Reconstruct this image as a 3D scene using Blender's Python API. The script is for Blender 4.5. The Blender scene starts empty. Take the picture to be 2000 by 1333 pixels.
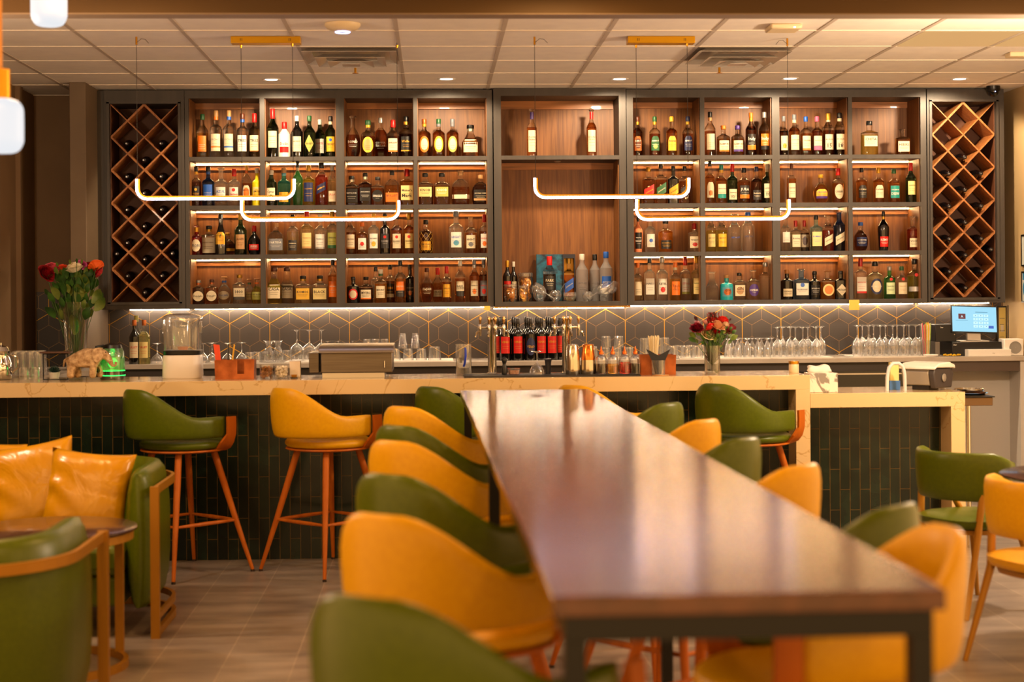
import bpy, bmesh, math, random
from mathutils import Vector, Matrix
random.seed(7)
PI = math.pi
C = bpy.context.scene.collection
S = bpy.context.scene

# ---------------------------------------------------------------- camera
F, YAW, ROLL, PY, HC = 3204.0, 0.0482, -0.0076, 570.0, 1.575
_r = Vector((math.cos(YAW), -math.sin(YAW), 0)); _f = Vector((math.sin(YAW), math.cos(YAW), 0)); _u = Vector((0, 0, 1))
_r2 = math.cos(ROLL)*_r + math.sin(ROLL)*_u; _u2 = -math.sin(ROLL)*_r + math.cos(ROLL)*_u
cam_d = bpy.data.cameras.new('camera'); cam = bpy.data.objects.new('camera', cam_d); C.objects.link(cam)
cam.matrix_world = Matrix(((_r2.x, _u2.x, -_f.x, 0), (_r2.y, _u2.y, -_f.y, 0), (_r2.z, _u2.z, -_f.z, HC), (0, 0, 0, 1)))
cam_d.sensor_width = 36; cam_d.lens = F/2000*36; cam_d.shift_y = -(666.5-PY)/2000
cam_d.clip_start = .1; cam_d.clip_end = 60
cam_d.dof.use_dof = True; cam_d.dof.focus_distance = 11.6; cam_d.dof.aperture_fstop = 2.2
S.camera = cam

# ---------------------------------------------------------------- world, exposure, big lights
S.view_settings.view_transform = 'Standard'; S.view_settings.look = 'None'
S.view_settings.exposure = 0.2; S.view_settings.gamma = 1; S.view_settings.use_curve_mapping = False
S.cycles.use_denoising = True
S.cycles.caustics_reflective = False; S.cycles.caustics_refractive = False
S.cycles.max_bounces = 14; S.cycles.transparent_max_bounces = 40; S.cycles.transmission_bounces = 12
S.cycles.diffuse_bounces = 4; S.cycles.glossy_bounces = 5; S.cycles.sample_clamp_indirect = 6
W = bpy.data.worlds.new('world'); S.world = W; W.use_nodes = True
W.node_tree.nodes['Background'].inputs[0].default_value = (1.0, .54, .19, 1)
W.node_tree.nodes['Background'].inputs[1].default_value = 1.9

def light(name, kind, loc, power, color, size=.2, size_y=None, rot=(0, 0, 0), spot=None, blend=.5):
    d = bpy.data.lights.new(name, kind); o = bpy.data.objects.new(name, d); C.objects.link(o)
    o.location = loc; o.rotation_euler = rot; d.energy = power; d.color = color
    if kind == 'AREA':
        d.shape = 'RECTANGLE' if size_y else 'DISK'; d.size = size
        if size_y: d.size_y = size_y
    else: d.shadow_soft_size = size
    if spot: d.spot_size = spot; d.spot_blend = blend
    return o
WARM = (1, .54, .19)
# unseen fill discs added under the dining ceiling to brighten the room
for (x, y, p) in ((-1.3, 4.6, 22), (.5, 4.2, 18), (2.6, 4.6, 18), (-1.5, 6.9, 26), (.6, 7.1, 20), (2.7, 6.9, 18)):
    light('dining_fill_light', 'AREA', (x, y, 2.94), p, WARM, .35)
for (x, y, p) in ((-2.75, 7.35, 75), (3.5, 8.0, 190)):
    light('bar_ceiling_fill', 'POINT', (x, y, 2.4), p, (1, .74, .5), .09)  # unseen points added beside the view to lift the bar ceiling
for (x, y, z, p) in ((-2.1, 5.7, 1.98, 14), (-2.0, 7.0, 2.62, 12), (3.4, 6.0, 2.3, 16), (3.2, 4.0, 2.3, 16), (-2.4, 3.6, 2.3, 16), (.9, 1.2, 2.4, 26)):
    light('opal_and_fill_light', 'POINT', (x, y, z), p, (1, .56, .22), .09)  # those near the hanging opal lamps stand for them, the rest are added fill

# ---------------------------------------------------------------- measuring helpers (photo pixel -> point of the room)
def ray(px, py): return _r2*((px-1000)/F) + _u2*((PY-py)/F) + _f
def U(px, py, Y):
    d = ray(px, py); t = Y/d.y
    return Vector((d.x*t, Y, HC+d.z*t))
def UZ(px, py, Z):
    d = ray(px, py); t = (Z-HC)/d.z
    return Vector((d.x*t, d.y*t, Z))
def dep(X, Y): return X*math.sin(YAW)+Y*math.cos(YAW)

# ---------------------------------------------------------------- materials
MC = {}
def newmat(name):
    m = bpy.data.materials.new(name); m.use_nodes = True
    return m, m.node_tree, m.node_tree.nodes['Principled BSDF']
def srgb(h):
    if isinstance(h, str):
        h = h.lstrip('#'); c = [int(h[i:i+2], 16)/255 for i in (0, 2, 4)]
        return tuple((v/12.92 if v <= .04045 else ((v+.055)/1.055)**2.4) for v in c)+(1,)
    return tuple(h)+(1,)
def M(name, col='#808080', rough=.5, metal=0, coat=0, spec=.5):
    if name in MC: return MC[name]
    m, t, b = newmat(name)
    b.inputs['Base Color'].default_value = srgb(col); b.inputs['Roughness'].default_value = rough
    b.inputs['Metallic'].default_value = metal; b.inputs['Coat Weight'].default_value = coat
    b.inputs['Specular IOR Level'].default_value = spec
    MC[name] = m; return m
def MN(name, c1, c2, scale=(1, 1, 1), ns=5, rough=.5, bump=0, detail=4, metal=0, coat=0, dist=0, spec=.5, space='Object', lo=.35, hi=.65, bdist=.01):
    """noise-mixed two colour material"""
    if name in MC: return MC[name]
    m, t, b = newmat(name); N = t.nodes; L = t.links
    tc = N.new('ShaderNodeTexCoord'); mp = N.new('ShaderNodeMapping'); mp.inputs['Scale'].default_value = scale
    nz = N.new('ShaderNodeTexNoise'); nz.inputs['Scale'].default_value = ns; nz.inputs['Detail'].default_value = detail; nz.inputs['Distortion'].default_value = dist
    cr = N.new('ShaderNodeValToRGB'); cr.color_ramp.elements[0].color = srgb(c1); cr.color_ramp.elements[1].color = srgb(c2)
    cr.color_ramp.elements[0].position = lo; cr.color_ramp.elements[1].position = hi
    L.new(tc.outputs[space], mp.inputs[0]); L.new(mp.outputs[0], nz.inputs['Vector']); L.new(nz.outputs[0], cr.inputs[0]); L.new(cr.outputs[0], b.inputs['Base Color'])
    b.inputs['Roughness'].default_value = rough; b.inputs['Metallic'].default_value = metal; b.inputs['Coat Weight'].default_value = coat
    b.inputs['Specular IOR Level'].default_value = spec
    if bump:
        bp = N.new('ShaderNodeBump'); bp.inputs['Strength'].default_value = bump; bp.inputs['Distance'].default_value = bdist
        L.new(nz.outputs[0], bp.inputs['Height']); L.new(bp.outputs[0], b.inputs['Normal'])
    MC[name] = m; return m
def MBRICK(name, c1, c2, grout, bw, bh, mortar, rot, rough=.3, off=.5, ns=3, nscale=(1, 1, 1), var=.5, bump=.3, spec=.5):
    m, t, b = newmat(name); N = t.nodes; L = t.links
    tc = N.new('ShaderNodeTexCoord'); sp = N.new('ShaderNodeSeparateXYZ'); cb = N.new('ShaderNodeCombineXYZ')
    L.new(tc.outputs['Object'], sp.inputs[0])
    L.new(sp.outputs[rot[0]], cb.inputs[0]); L.new(sp.outputs[rot[1]], cb.inputs[1])
    br = N.new('ShaderNodeTexBrick'); br.offset = off; br.inputs['Scale'].default_value = 1
    br.inputs['Brick Width'].default_value = bw; br.inputs['Row Height'].default_value = bh; br.inputs['Mortar Size'].default_value = mortar
    br.inputs['Mortar Smooth'].default_value = .1
    br.inputs['Color1'].default_value = srgb(c1); br.inputs['Color2'].default_value = srgb(c2); br.inputs['Mortar'].default_value = srgb(grout)
    L.new(cb.outputs[0], br.inputs['Vector'])
    mp = N.new('ShaderNodeMapping'); mp.inputs['Scale'].default_value = nscale
    nz = N.new('ShaderNodeTexNoise'); nz.inputs['Scale'].default_value = ns; nz.inputs['Detail'].default_value = 6
    L.new(tc.outputs['Object'], mp.inputs[0]); L.new(mp.outputs[0], nz.inputs['Vector'])
    mx = N.new('ShaderNodeMix'); mx.data_type = 'RGBA'; mx.blend_type = 'MULTIPLY'; mx.inputs['Factor'].default_value = var
    L.new(br.outputs['Color'], mx.inputs['A'])
    cr = N.new('ShaderNodeValToRGB'); cr.color_ramp.elements[0].position = .3; cr.color_ramp.elements[1].position = .7
    cr.color_ramp.elements[0].color = (.25, .25, .25, 1); cr.color_ramp.elements[1].color = (1.4, 1.4, 1.4, 1)
    L.new(nz.outputs[0], cr.inputs[0]); L.new(cr.outputs[0], mx.inputs['B']); L.new(mx.outputs['Result'], b.inputs['Base Color'])
    b.inputs['Roughness'].default_value = rough; b.inputs['Specular IOR Level'].default_value = spec
    bp = N.new('ShaderNodeBump'); bp.inputs['Strength'].default_value = bump; bp.inputs['Distance'].default_value = .004; bp.invert = True
    ad = N.new('ShaderNodeMath'); ad.operation = 'MULTIPLY_ADD'; ad.inputs[1].default_value = .35
    L.new(nz.outputs[0], ad.inputs[0]); L.new(br.outputs['Fac'], ad.inputs[2]); L.new(ad.outputs[0], bp.inputs['Height'])
    L.new(bp.outputs[0], b.inputs['Normal'])
    MC[name] = m; return m
def ME(name, col, strength):
    if name in MC: return MC[name]
    m, t, b = newmat(name)
    b.inputs['Base Color'].default_value = (0.02, .02, .02, 1)
    b.inputs['Emission Color'].default_value = srgb(col); b.inputs['Emission Strength'].default_value = strength
    MC[name] = m; return m
def MG(name, col, rough=.02, ior=1.36):
    """solid glass, tinted"""
    if name in MC: return MC[name]
    m, t, b = newmat(name)
    b.inputs['Base Color'].default_value = srgb(col); b.inputs['Roughness'].default_value = rough
    b.inputs['Transmission Weight'].default_value = 1; b.inputs['IOR'].default_value = ior
    MC[name] = m; return m
def MB_GLASS(name, col, rough, ior, tl=.10, tp=.14):
    """filled bottle glass: refraction with a little light carried through the coloured drink"""
    if name in MC: return MC[name]
    m = MG(name, col, rough, ior); t = m.node_tree; N = t.nodes; L = t.links; b = N['Principled BSDF']; out = N['Material Output']
    tr = N.new('ShaderNodeBsdfTransparent'); tr.inputs[0].default_value = tuple(col)+(1,)
    ts = N.new('ShaderNodeBsdfTranslucent'); ts.inputs[0].default_value = tuple(v**.7 for v in col)+(1,)
    m1 = N.new('ShaderNodeMixShader'); m1.inputs[0].default_value = tp; m2 = N.new('ShaderNodeMixShader'); m2.inputs[0].default_value = tl
    L.new(b.outputs[0], m1.inputs[1]); L.new(tr.outputs[0], m1.inputs[2]); L.new(m1.outputs[0], m2.inputs[1]); L.new(ts.outputs[0], m2.inputs[2]); L.new(m2.outputs[0], out.inputs[0])
    return m
def MT(name, col=(.97, .97, .97), ior=1.5, rough=.10, edge=1.0, glint_mix=.05):
    """thin glassware: clear sheet with reflections growing to the rim"""
    if name in MC: return MC[name]
    m = bpy.data.materials.new(name); m.use_nodes = True; t = m.node_tree; N = t.nodes; L = t.links
    N.remove(N['Principled BSDF']); out = N['Material Output']
    tr = N.new('ShaderNodeBsdfTransparent'); tr.inputs[0].default_value = tuple(col)+(1,)
    gl = N.new('ShaderNodeBsdfGlossy'); gl.inputs['Roughness'].default_value = rough
    lw = N.new('ShaderNodeLayerWeight'); lw.inputs[0].default_value = .32
    mu = N.new('ShaderNodeMath'); mu.operation = 'MULTIPLY_ADD'; mu.inputs[1].default_value = edge; mu.inputs[2].default_value = .10; mu.use_clamp = True
    mx = N.new('ShaderNodeMixShader'); df = N.new('ShaderNodeBsdfDiffuse'); df.inputs[0].default_value = (.9, .9, .9, 1); m2 = N.new('ShaderNodeMixShader'); m2.inputs[0].default_value = glint_mix  # white diffuse share paints scattered highlights into the glass colour
    L.new(lw.outputs['Facing'], mu.inputs[0]); L.new(mu.outputs[0], mx.inputs[0]); L.new(tr.outputs[0], mx.inputs[1]); L.new(gl.outputs[0], mx.inputs[2]); L.new(mx.outputs[0], m2.inputs[1]); L.new(df.outputs[0], m2.inputs[2]); L.new(m2.outputs[0], out.inputs[0])
    MC[name] = m; return m

def wood(name, c1, c2, vert=True, rough=.4, coat=.2):
    return MN(name, c1, c2, (16, 16, .8) if vert == True else ((.7, 7, 7) if vert == 'x' else (7, .7, 7)), 2.6, rough, .15, 8, 0, coat, 1.2, bdist=.002)
PANEL = wood('walnut_back_panel', '#683c18', '#865424', coat=0, rough=.5)
CLEAT = wood('walnut_cleat', '#84501f', '#b06c30', 'x')
SLAT = wood('lattice_walnut', '#8a5226', '#b0713c', True, .5, .05)
CABI = MN('charcoal_painted_wood', '#38322d', '#423b35', (6, 6, .6), 3, .5, .05)
BRASS = M('brushed_brass', '#d69a2e', .28, 1)
STEEL = M('stainless_steel', '#b9b4ae', .28, 1)
CHROME = M('chrome', '#d8d6d2', .08, 1)
BLACK = M('black_plastic', '#0d0d0e', .35)
DARK = M('black_steel', '#101012', .4, .3)
WHITE = M('white_plastic', '#e6e2dc', .35)
TIMBER = MN('orange_beech_paint', '#a4540c', '#b66212', (8, 8, .6), 3, .5, 0, 4, spec=.25)
GREEN = MN('green_leather', '#485600', '#4e5c00', ns=60, rough=.34, bump=.04, spec=.32, bdist=.002)
YELLOW = MN('yellow_leather', '#d09c00', '#d6a300', ns=60, rough=.4, bump=.04, spec=.35, bdist=.002)
STRIP = ME('led_strip_light', '#ffcb8a', 60)
STRIPW = ME('led_strip_cool', '#ffe0bc', 95)
TUBE = ME('led_tube_light', '#f4e4ff', 11)
THIN = MT('thin_clear_glass')
CLEARG = MT('clear_container_glass', glint_mix=.0)

# ---------------------------------------------------------------- mesh helpers
class MB:
    def __init__(s): s.v = []; s.f = []; s.m = []; s.T = None
    def add(s, vs, fs, mi=0):
        b = len(s.v)
        s.v += [tuple(v) for v in vs]; s.f += [tuple(b+i for i in f) for f in fs]; s.m += [mi]*len(fs)
        return s
    def box(s, x0, x1, y0, y1, z0, z1, mi=0):
        v = [(x, y, z) for x in (x0, x1) for y in (y0, y1) for z in (z0, z1)]
        return s.add(v, [(0, 1, 3, 2), (4, 6, 7, 5), (0, 4, 5, 1), (2, 3, 7, 6), (0, 2, 6, 4), (1, 5, 7, 3)], mi)
    def lathe(s, prof, c=(0, 0, 0), seg=24, n=2, dr=1.0, mi=0, mif=None, cap=False):
        """prof: (r,z) list bottom to top; n superellipse power; dr depth ratio"""
        b = len(s.v); k = len(prof)
        for (r, z) in prof:
            for i in range(seg):
                a = 2*PI*i/seg; ca, sa = math.cos(a), math.sin(a)
                q = (abs(ca)**n+abs(sa)**n)**(-1/n)
                s.v.append((c[0]+r*q*ca, c[1]+r*dr*q*sa, c[2]+z))
        for j in range(k-1):
            mm = mif((prof[j][1]+prof[j+1][1])/2) if mif else mi
            for i in range(seg):
                i2 = (i+1) % seg
                s.f.append((b+j*seg+i, b+j*seg+i2, b+(j+1)*seg+i2, b+(j+1)*seg+i)); s.m.append(mm)
        if cap:
            s.f.append(tuple(b+i for i in reversed(range(seg)))); s.m.append(mif(prof[0][1]) if mif else mi)
            s.f.append(tuple(b+(k-1)*seg+i for i in range(seg))); s.m.append(mif(prof[-1][1]) if mif else mi)
        return s
    def tube(s, pts, r, seg=10, mi=0, closed=False, flat=None):
        """r: number or list; flat=(w,h) rectangular bar"""
        pts = [Vector(p) for p in pts]; n = len(pts); b = len(s.v)
        up0 = None
        k = 4 if flat else seg
        for i, p in enumerate(pts):
            if closed: t = (pts[(i+1) % n]-pts[i-1])
            else: t = pts[min(i+1, n-1)]-pts[max(i-1, 0)]
            t.normalize()
            if up0 is None:
                up0 = Vector((0, 0, 1)) if abs(t.z) < .9 else Vector((0, 1, 0))
            a = t.cross(up0)
            if a.length < 1e-4: a = t.orthogonal()
            a.normalize(); bb = a.cross(t).normalized(); up0 = bb
            rr = r[i] if isinstance(r, (list, tuple)) else r
            for j in range(k):
                if flat:
                    sx, sy = ((-1, -1), (1, -1), (1, 1), (-1, 1))[j]
                    q = p+a*sx*flat[0]/2+bb*sy*flat[1]/2
                else:
                    an = 2*PI*j/k; q = p+a*math.cos(an)*rr+bb*math.sin(an)*rr
                s.v.append(tuple(q))
        m = n if closed else n-1
        for i in range(m):
            for j in range(k):
                i2 = (i+1) % n; j2 = (j+1) % k
                s.f.append((b+i*k+j, b+i*k+j2, b+i2*k+j2, b+i2*k+j)); s.m.append(mi)
        if not closed:
            s.f.append(tuple(b+j for j in reversed(range(k)))); s.m.append(mi)
            s.f.append(tuple(b+(n-1)*k+j for j in range(k))); s.m.append(mi)
        return s
    def quad(s, a, b, c, d, mi=0): return s.add([a, b, c, d], [(0, 1, 2, 3)], mi)
    def prism(s, poly, axis, a0, a1, mi=0):
        """poly of 2D points extruded on an axis: 'y': (x,z); 'z': (x,y); 'x': (y,z)"""
        def P(p, a): return {'y': (p[0], a, p[1]), 'z': (p[0], p[1], a), 'x': (a, p[0], p[1])}[axis]
        n = len(poly); v = [P(p, a0) for p in poly]+[P(p, a1) for p in poly]
        f = [tuple(range(n)), tuple(reversed(range(n, 2*n)))]+[(i, i+n, (i+1) % n+n, (i+1) % n) for i in range(n)]
        return s.add(v, f, mi)
    def ball(s, c, r, seg=12, rings=8, mi=0):
        rx, ry, rz = r if isinstance(r, (tuple, list)) else (r, r, r)
        b = len(s.v)
        for j in range(rings+1):
            th = PI*j/rings
            for i in range(seg):
                a = 2*PI*i/seg
                s.v.append((c[0]+rx*math.sin(th)*math.cos(a), c[1]+ry*math.sin(th)*math.sin(a), c[2]-rz*math.cos(th)))
        for j in range(rings):
            for i in range(seg):
                s.f.append((b+j*seg+i, b+j*seg+(i+1) % seg, b+(j+1)*seg+(i+1) % seg, b+(j+1)*seg+i)); s.m.append(mi)
        return s
    def map(s, fn, start=0):
        for i in range(start, len(s.v)): s.v[i] = tuple(fn(Vector(s.v[i])))
        return s
    def mesh(s, name, mats, smooth=False, sharp=None, weld=False):
        me = bpy.data.meshes.new(name); me.from_pydata(s.v, [], s.f)
        for m in (mats if isinstance(mats, (list, tuple)) else [mats]): me.materials.append(m)
        me.polygons.foreach_set('material_index', s.m)
        bm = bmesh.new(); bm.from_mesh(me)
        if weld: bmesh.ops.remove_doubles(bm, verts=bm.verts, dist=1e-6)
        bmesh.ops.recalc_face_normals(bm, faces=bm.faces); bm.to_mesh(me); bm.free()
        if smooth:
            me.polygons.foreach_set('use_smooth', [True]*len(me.polygons))
            me.set_sharp_from_angle(angle=math.radians(sharp if sharp else 40))
        me.update(); return me
    def build(s, name, mats, parent=None, smooth=False, bevel=0, sharp=None, sub=0, weld=False):
        o = bpy.data.objects.new(name, s.mesh(name, mats, smooth or bevel > 0, sharp, weld)); C.objects.link(o)
        if parent: o.parent = parent
        if bevel:
            b = o.modifiers.new('bevel', 'BEVEL'); b.width = bevel; b.segments = 2; b.limit_method = 'ANGLE'; b.angle_limit = math.radians(50)
        if sub:
            b = o.modifiers.new('sub', 'SUBSURF'); b.levels = sub; b.render_levels = sub
        return o
def thing(name, label, cat, loc=(0, 0, 0), rz=0, group=None):
    o = bpy.data.objects.new(name, None); C.objects.link(o); o.empty_display_size = .05
    o.location = loc; o.rotation_euler = (0, 0, rz); o['label'] = label; o['category'] = cat
    if group: o['group'] = group
    return o
def tag(o, label, cat, group=None, kind=None):
    o['label'] = label; o['category'] = cat
    if group: o['group'] = group
    if kind: o['kind'] = kind
    return o
def struct(o, label=None):
    o['kind'] = 'structure'
    if label: o['label'] = label
    return o
def dup(root, loc, rz, label=None, group=None):
    r = root.copy(); C.objects.link(r); r.location = loc; r.rotation_euler = (0, 0, rz) if not isinstance(rz, (tuple, list)) else rz
    if label: r['label'] = label
    if group: r['group'] = group
    for ch in list(root.children):
        c = ch.copy(); C.objects.link(c); c.parent = r
        for g in ch.children:
            d = g.copy(); C.objects.link(d); d.parent = c
    return r
_tc = {}
def text_mesh(txt, bold=False):
    """triangles of a word, centred, one unit wide: verts, faces, height"""
    if txt in _tc: return _tc[txt]
    cu = bpy.data.curves.new('t', 'FONT'); cu.body = txt; cu.resolution_u = 1; cu.align_x = 'CENTER'; cu.offset = .015
    o = bpy.data.objects.new('t', cu); C.objects.link(o)
    dg = bpy.context.evaluated_depsgraph_get(); me = bpy.data.meshes.new_from_object(o.evaluated_get(dg))
    vs = [v.co.copy() for v in me.vertices]; fs = [tuple(p.vertices) for p in me.polygons]
    bpy.data.objects.remove(o); bpy.data.curves.remove(cu); bpy.data.meshes.remove(me)
    x0 = min(v.x for v in vs); x1 = max(v.x for v in vs); y0 = min(v.y for v in vs); y1 = max(v.y for v in vs); w = max(x1-x0, 1e-3)
    vs = [((v.x-(x0+x1)/2)/w, (v.y-(y0+y1)/2)/w) for v in vs]
    _tc[txt] = (vs, fs, (y1-y0)/w); return _tc[txt]
def flat_text(mb, txt, cx, cz, y, width, mi=0, hmax=None, fn=None):
    """write a word facing -y at depth y"""
    vs, fs, h = text_mesh(txt); sc = width
    if hmax and h*width > hmax: sc = hmax/h
    v = [(cx+a*sc, y, cz+b*sc) for a, b in vs]
    if fn: v = [fn(p) for p in v]
    mb.add(v, fs, mi)
# ---------------------------------------------------------------- setting
YW = 12.46; CEIL = HC+1.501; XL = U(59, 181, 12.35).x; XR = U(1965, 170, 12.3).x+.02
FLOORM = MBRICK('dark_stone_floor_tile', '#948a82', '#867b73', '#a89c90', .9, .3, .003, (1, 0), .32, .33, 2.2, (1, 3, 1), .55, .15)
CEILM = MN('ceiling_tile_white', '#f2ece6', '#f8f2ea', ns=9, rough=.9, bump=.1)
WALLM = MN('taupe_wall_paint', '#7a5f42', '#806547', ns=3, rough=.7)
mb = MB().box(XL-.2, XR+.2, -1.5, YW+.2, -.1, 0); struct(mb.build('floor', FLOORM))
BEAMY = 7.6
mb = MB().box(XL-.2, XR+.2, BEAMY+.12, YW+.2, CEIL, CEIL+.1)
for k in range(-5, 12):
    x = -.805+.6096*k
    if XL < x < XR: mb.box(x-.012, x+.012, BEAMY+.13, YW, CEIL-.004, CEIL+.001, 1)
for k in range(-3, 6):
    y = 9.401+.6096*k
    if BEAMY+.15 < y < YW: mb.box(XL, XR, y-.009, y+.009, CEIL-.0045, CEIL+.001, 2)
struct(mb.build('ceiling', [CEILM, M('ceiling_grid_bar', '#c4b8ac', .6), M('ceiling_grid_light', '#e8dccb', .5)]))
zb = U(1000, 28, BEAMY).z
mb = MB().box(XL-.1, XR+.1, BEAMY, BEAMY+.12, zb+.006, CEIL+.1, 0).box(XL-.1, XR+.1, BEAMY+.002, BEAMY+.122, zb, zb+.006, 1)
struct(mb.build('trim_1', [MN('beam_brown_paint', '#4c3512', '#513810', ns=2, rough=.6), M('beam_grey_edge', '#8a7868', .6)]))
mb = MB().box(XL-.2, XR+1.2, -1.5, BEAMY+.01, 3.0, 3.06); struct(mb.build('ceiling', M('dining_ceiling_paint', '#a88f72', .8)))
mb = MB().box(XL-.3, XR+.3, YW, YW+.12, 0, CEIL+.05); struct(mb.build('wall_back', WALLM))
mb = MB().box(XL-.12, XL, 5.0, YW, 0, CEIL+.05)
for y in (8.2, 9.6, 11.0, 11.9): mb.box(XL, XL+.035, y, y+.09, 0, CEIL)
struct(mb.build('wall_left', WALLM))
mb = MB().box(XR, XR+.12, 9.2, YW, 0, CEIL+.05); struct(mb.build('wall_right', MN('olive_wall_paint', '#bc9f72', '#c2a578', ns=3, rough=.7)))
# boxed column beside the wine rack
a = U(136, 300, 11.7); b = U(168, 300, 11.7)
mb = MB().box(a.x, b.x, 11.7, YW, 0, CEIL); struct(mb.build('wall_pier', MN('pier_paint', '#6a5844', '#72604a', ns=3, rough=.6), bevel=.004))

# hexagon tile backsplash
def hexwall():
    mb = MB(); x0, x1, z0, z1 = XL+.01, XR-.02, .95, 1.60
    mb.box(x0, x1, YW-.012, YW, z0, z1, 0)
    s = .1728; w = s*math.sqrt(3); c0 = U(1638.6, 644.5, YW-.012)
    def seg(p, q, t, mi):
        p = Vector((p[0], p[1])); q = Vector((q[0], q[1])); d = q-p
        ts = [0.0, 1.0]
        for i, (lo, hi) in enumerate(((x0, x1), (z0, z1))):
            if abs(d[i]) < 1e-9:
                if not lo <= p[i] <= hi: return
                continue
            u0 = (lo-p[i])/d[i]; u1 = (hi-p[i])/d[i]
            if u0 > u1: u0, u1 = u1, u0
            ts[0] = max(ts[0], u0); ts[1] = min(ts[1], u1)
        if ts[0] >= ts[1]: return
        a = p+d*ts[0]; b = p+d*ts[1]; n = Vector((-d.y, d.x)).normalized()*t/2
        y = YW-.0128-.0003*mi
        mb.quad((a.x-n.x, y, a.y-n.y), (b.x-n.x, y, b.y-n.y), (b.x+n.x, y, b.y+n.y), (a.x+n.x, y, a.y+n.y), mi)
    for r in range(-2, 3):
        for k in range(-26, 8):
            cx = c0.x+w*(k+.5*(r % 2)); cz = c0.z+1.5*s*r
            P = [(cx+s*math.sin(PI/3*i), cz+s*math.cos(PI/3*i)) for i in range(6)]
            Q = [(cx+s*.5*math.sin(PI/3*i), cz+s*.5*math.cos(PI/3*i)) for i in range(6)]
            for i in (0, 1, 2): seg(P[i], P[(i+1) % 6], .0042, 2)
            for i in range(6): seg(Q[i], Q[(i+1) % 6], .002, 1); seg(P[i], Q[i], .002, 1)
    return mb
o = hexwall().build('trim_backsplash', [MN('charcoal_hexagon_tile', '#38322f', '#423b37', ns=3, rough=.42), M('bronze_grout', '#a08055', .4, .6), M('gold_grout', '#d9a53c', .3, .8)])
struct(o)

# ---------------------------------------------------------------- wall cabinets
YF = 12.08; YB = YW-.012; YP = YB-.03
SH = [HC+1.002, HC+.646, HC+.286, HC-.075]          # shelf tops, top to bottom
ZT = U(700, 176, YF).z; ZB = SH[3]-.035; ZI = HC+1.43
def X(px): return U(px, 400, YF).x
cabs = [('vase', 362, 963, [(369.5, 508.5), (517.5, 657), (673, 808.5), (816, 952)], 'wide dark wall cabinet with four bottle bays, beside the wine rack at the vase end'),
        ('till', 1225, 1810, [(1237.5, 1368.5), (1377, 1509), (1523.5, 1658), (1665.5, 1799)], 'wide dark wall cabinet with four bottle bays, between the niche and the till end')]
def glow(mb, x0, x1, y, z): mb.box(x0, x1, y-.005, y+.005, z-.008, z-.002)
for (nm, a, b, cells, lab) in cabs:
    t = thing('wall_cabinet', lab, 'cabinet')
    mb = MB(); xs = [X(a)]+[v for c in cells for v in (X(c[0]), X(c[1]))]+[X(b)]
    for i in range(0, len(xs), 2): mb.box(xs[i], xs[i+1], YF, YB, ZB, ZT)
    for i in range(1, len(xs)-1, 2):
        mb.box(xs[i], xs[i+1], YF, YB, ZI, ZT); mb.box(xs[i], xs[i+1], YF+.002, YB, ZB, SH[3])
    mb.build('frame', CABI, t)
    for i in range(1, len(xs)-1, 2):
        p = MB().box(xs[i], xs[i+1], YP, YB, SH[3], ZI)
        for x_, s_ in ((xs[i], 1), (xs[i+1], -1)):                # walnut lining of the bay sides
            for zt, zl in ((ZI, SH[0]), (SH[0]-.03, SH[1]), (SH[1]-.03, SH[2]), (SH[2]-.03, SH[3])):
                p.box(min(x_, x_+s_*.006), max(x_, x_+s_*.006), YF+.03, YP, zl, zt)
        p.build('back_panel', PANEL, t)
        for k in range(4):
            ztop = ZI if k == 0 else SH[k-1]-.03
            MB().box(xs[i]+.006, xs[i+1]-.006, YP-.02, YP, ztop-.045, ztop).build('cleat', CLEAT, t)
        for k in range(3):
            sh = MB().box(xs[i], xs[i+1], YF+.001, YB-.03, SH[k]-.03, SH[k]).box(xs[i]+.01, xs[i+1]-.01, YP-.053, YP-.050, SH[k]-.041, SH[k]-.0301).build('shelf', CABI, t)  # thin lip behind the strip, added to shield the cleat from its light
            g = MB(); glow(g, xs[i]+.012, xs[i+1]-.012, YP-.06, SH[k]-.03)
            g.build('led_strip', STRIP, sh)
    g = MB(); glow(g, xs[0]+.02, xs[-1]-.02, YB-.06, ZB); g.build('led_strip', STRIPW, t)
# niche between them
t = thing('niche_cabinet', 'tall open niche cabinet between the two bottle cabinets, with one high shelf', 'cabinet')
xs = [X(965), X(979.5), X(1209.5), X(1223)]
mb = MB().box(xs[0], xs[1], YF-.02, YB, ZB, ZT+.01).box(xs[2], xs[3], YF-.02, YB, ZB, ZT+.01).box(xs[1], xs[2], YF-.02, YB, ZI+.012, ZT+.01).box(xs[1], xs[2], YF-.018, YB, ZB, SH[3])
mb.build('frame', CABI, t)
MB().box(xs[1], xs[2], YP, YB, SH[3], ZI+.012).box(xs[1], xs[1]+.006, YF+.02, YP, SH[3], SH[0]-.03).box(xs[2]-.006, xs[2], YF+.02, YP, SH[3], SH[0]-.03).build('back_panel', PANEL, t)
MB().box(xs[1]+.006, xs[2]-.006, YP-.02, YP, ZI-.05, ZI+.012).build('cleat', CLEAT, t)
MB().box(xs[1]+.006, xs[2]-.006, YP-.02, YP, SH[0]-.08, SH[0]-.03).build('cleat', CLEAT, t)
MB().box(xs[1], xs[2], YF-.018, YB-.03, SH[0]-.03, SH[0]).build('shelf', CABI, t)
c = (xs[1]+xs[2])/2-.01
MB().lathe([(.022, -.008), (.026, 0)], (c, 12.2, SH[0]-.03), 20, cap=True).build('puck_light', STEEL, t)
light('niche_puck_light', 'SPOT', (c, 12.2, SH[0]-.05), 2.5, (1, .7, .4), .02, spot=2.2, blend=.7)
g = MB(); glow(g, xs[0], xs[3], YB-.16, ZB-.012); g.build('led_strip', STRIPW, t)
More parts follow.
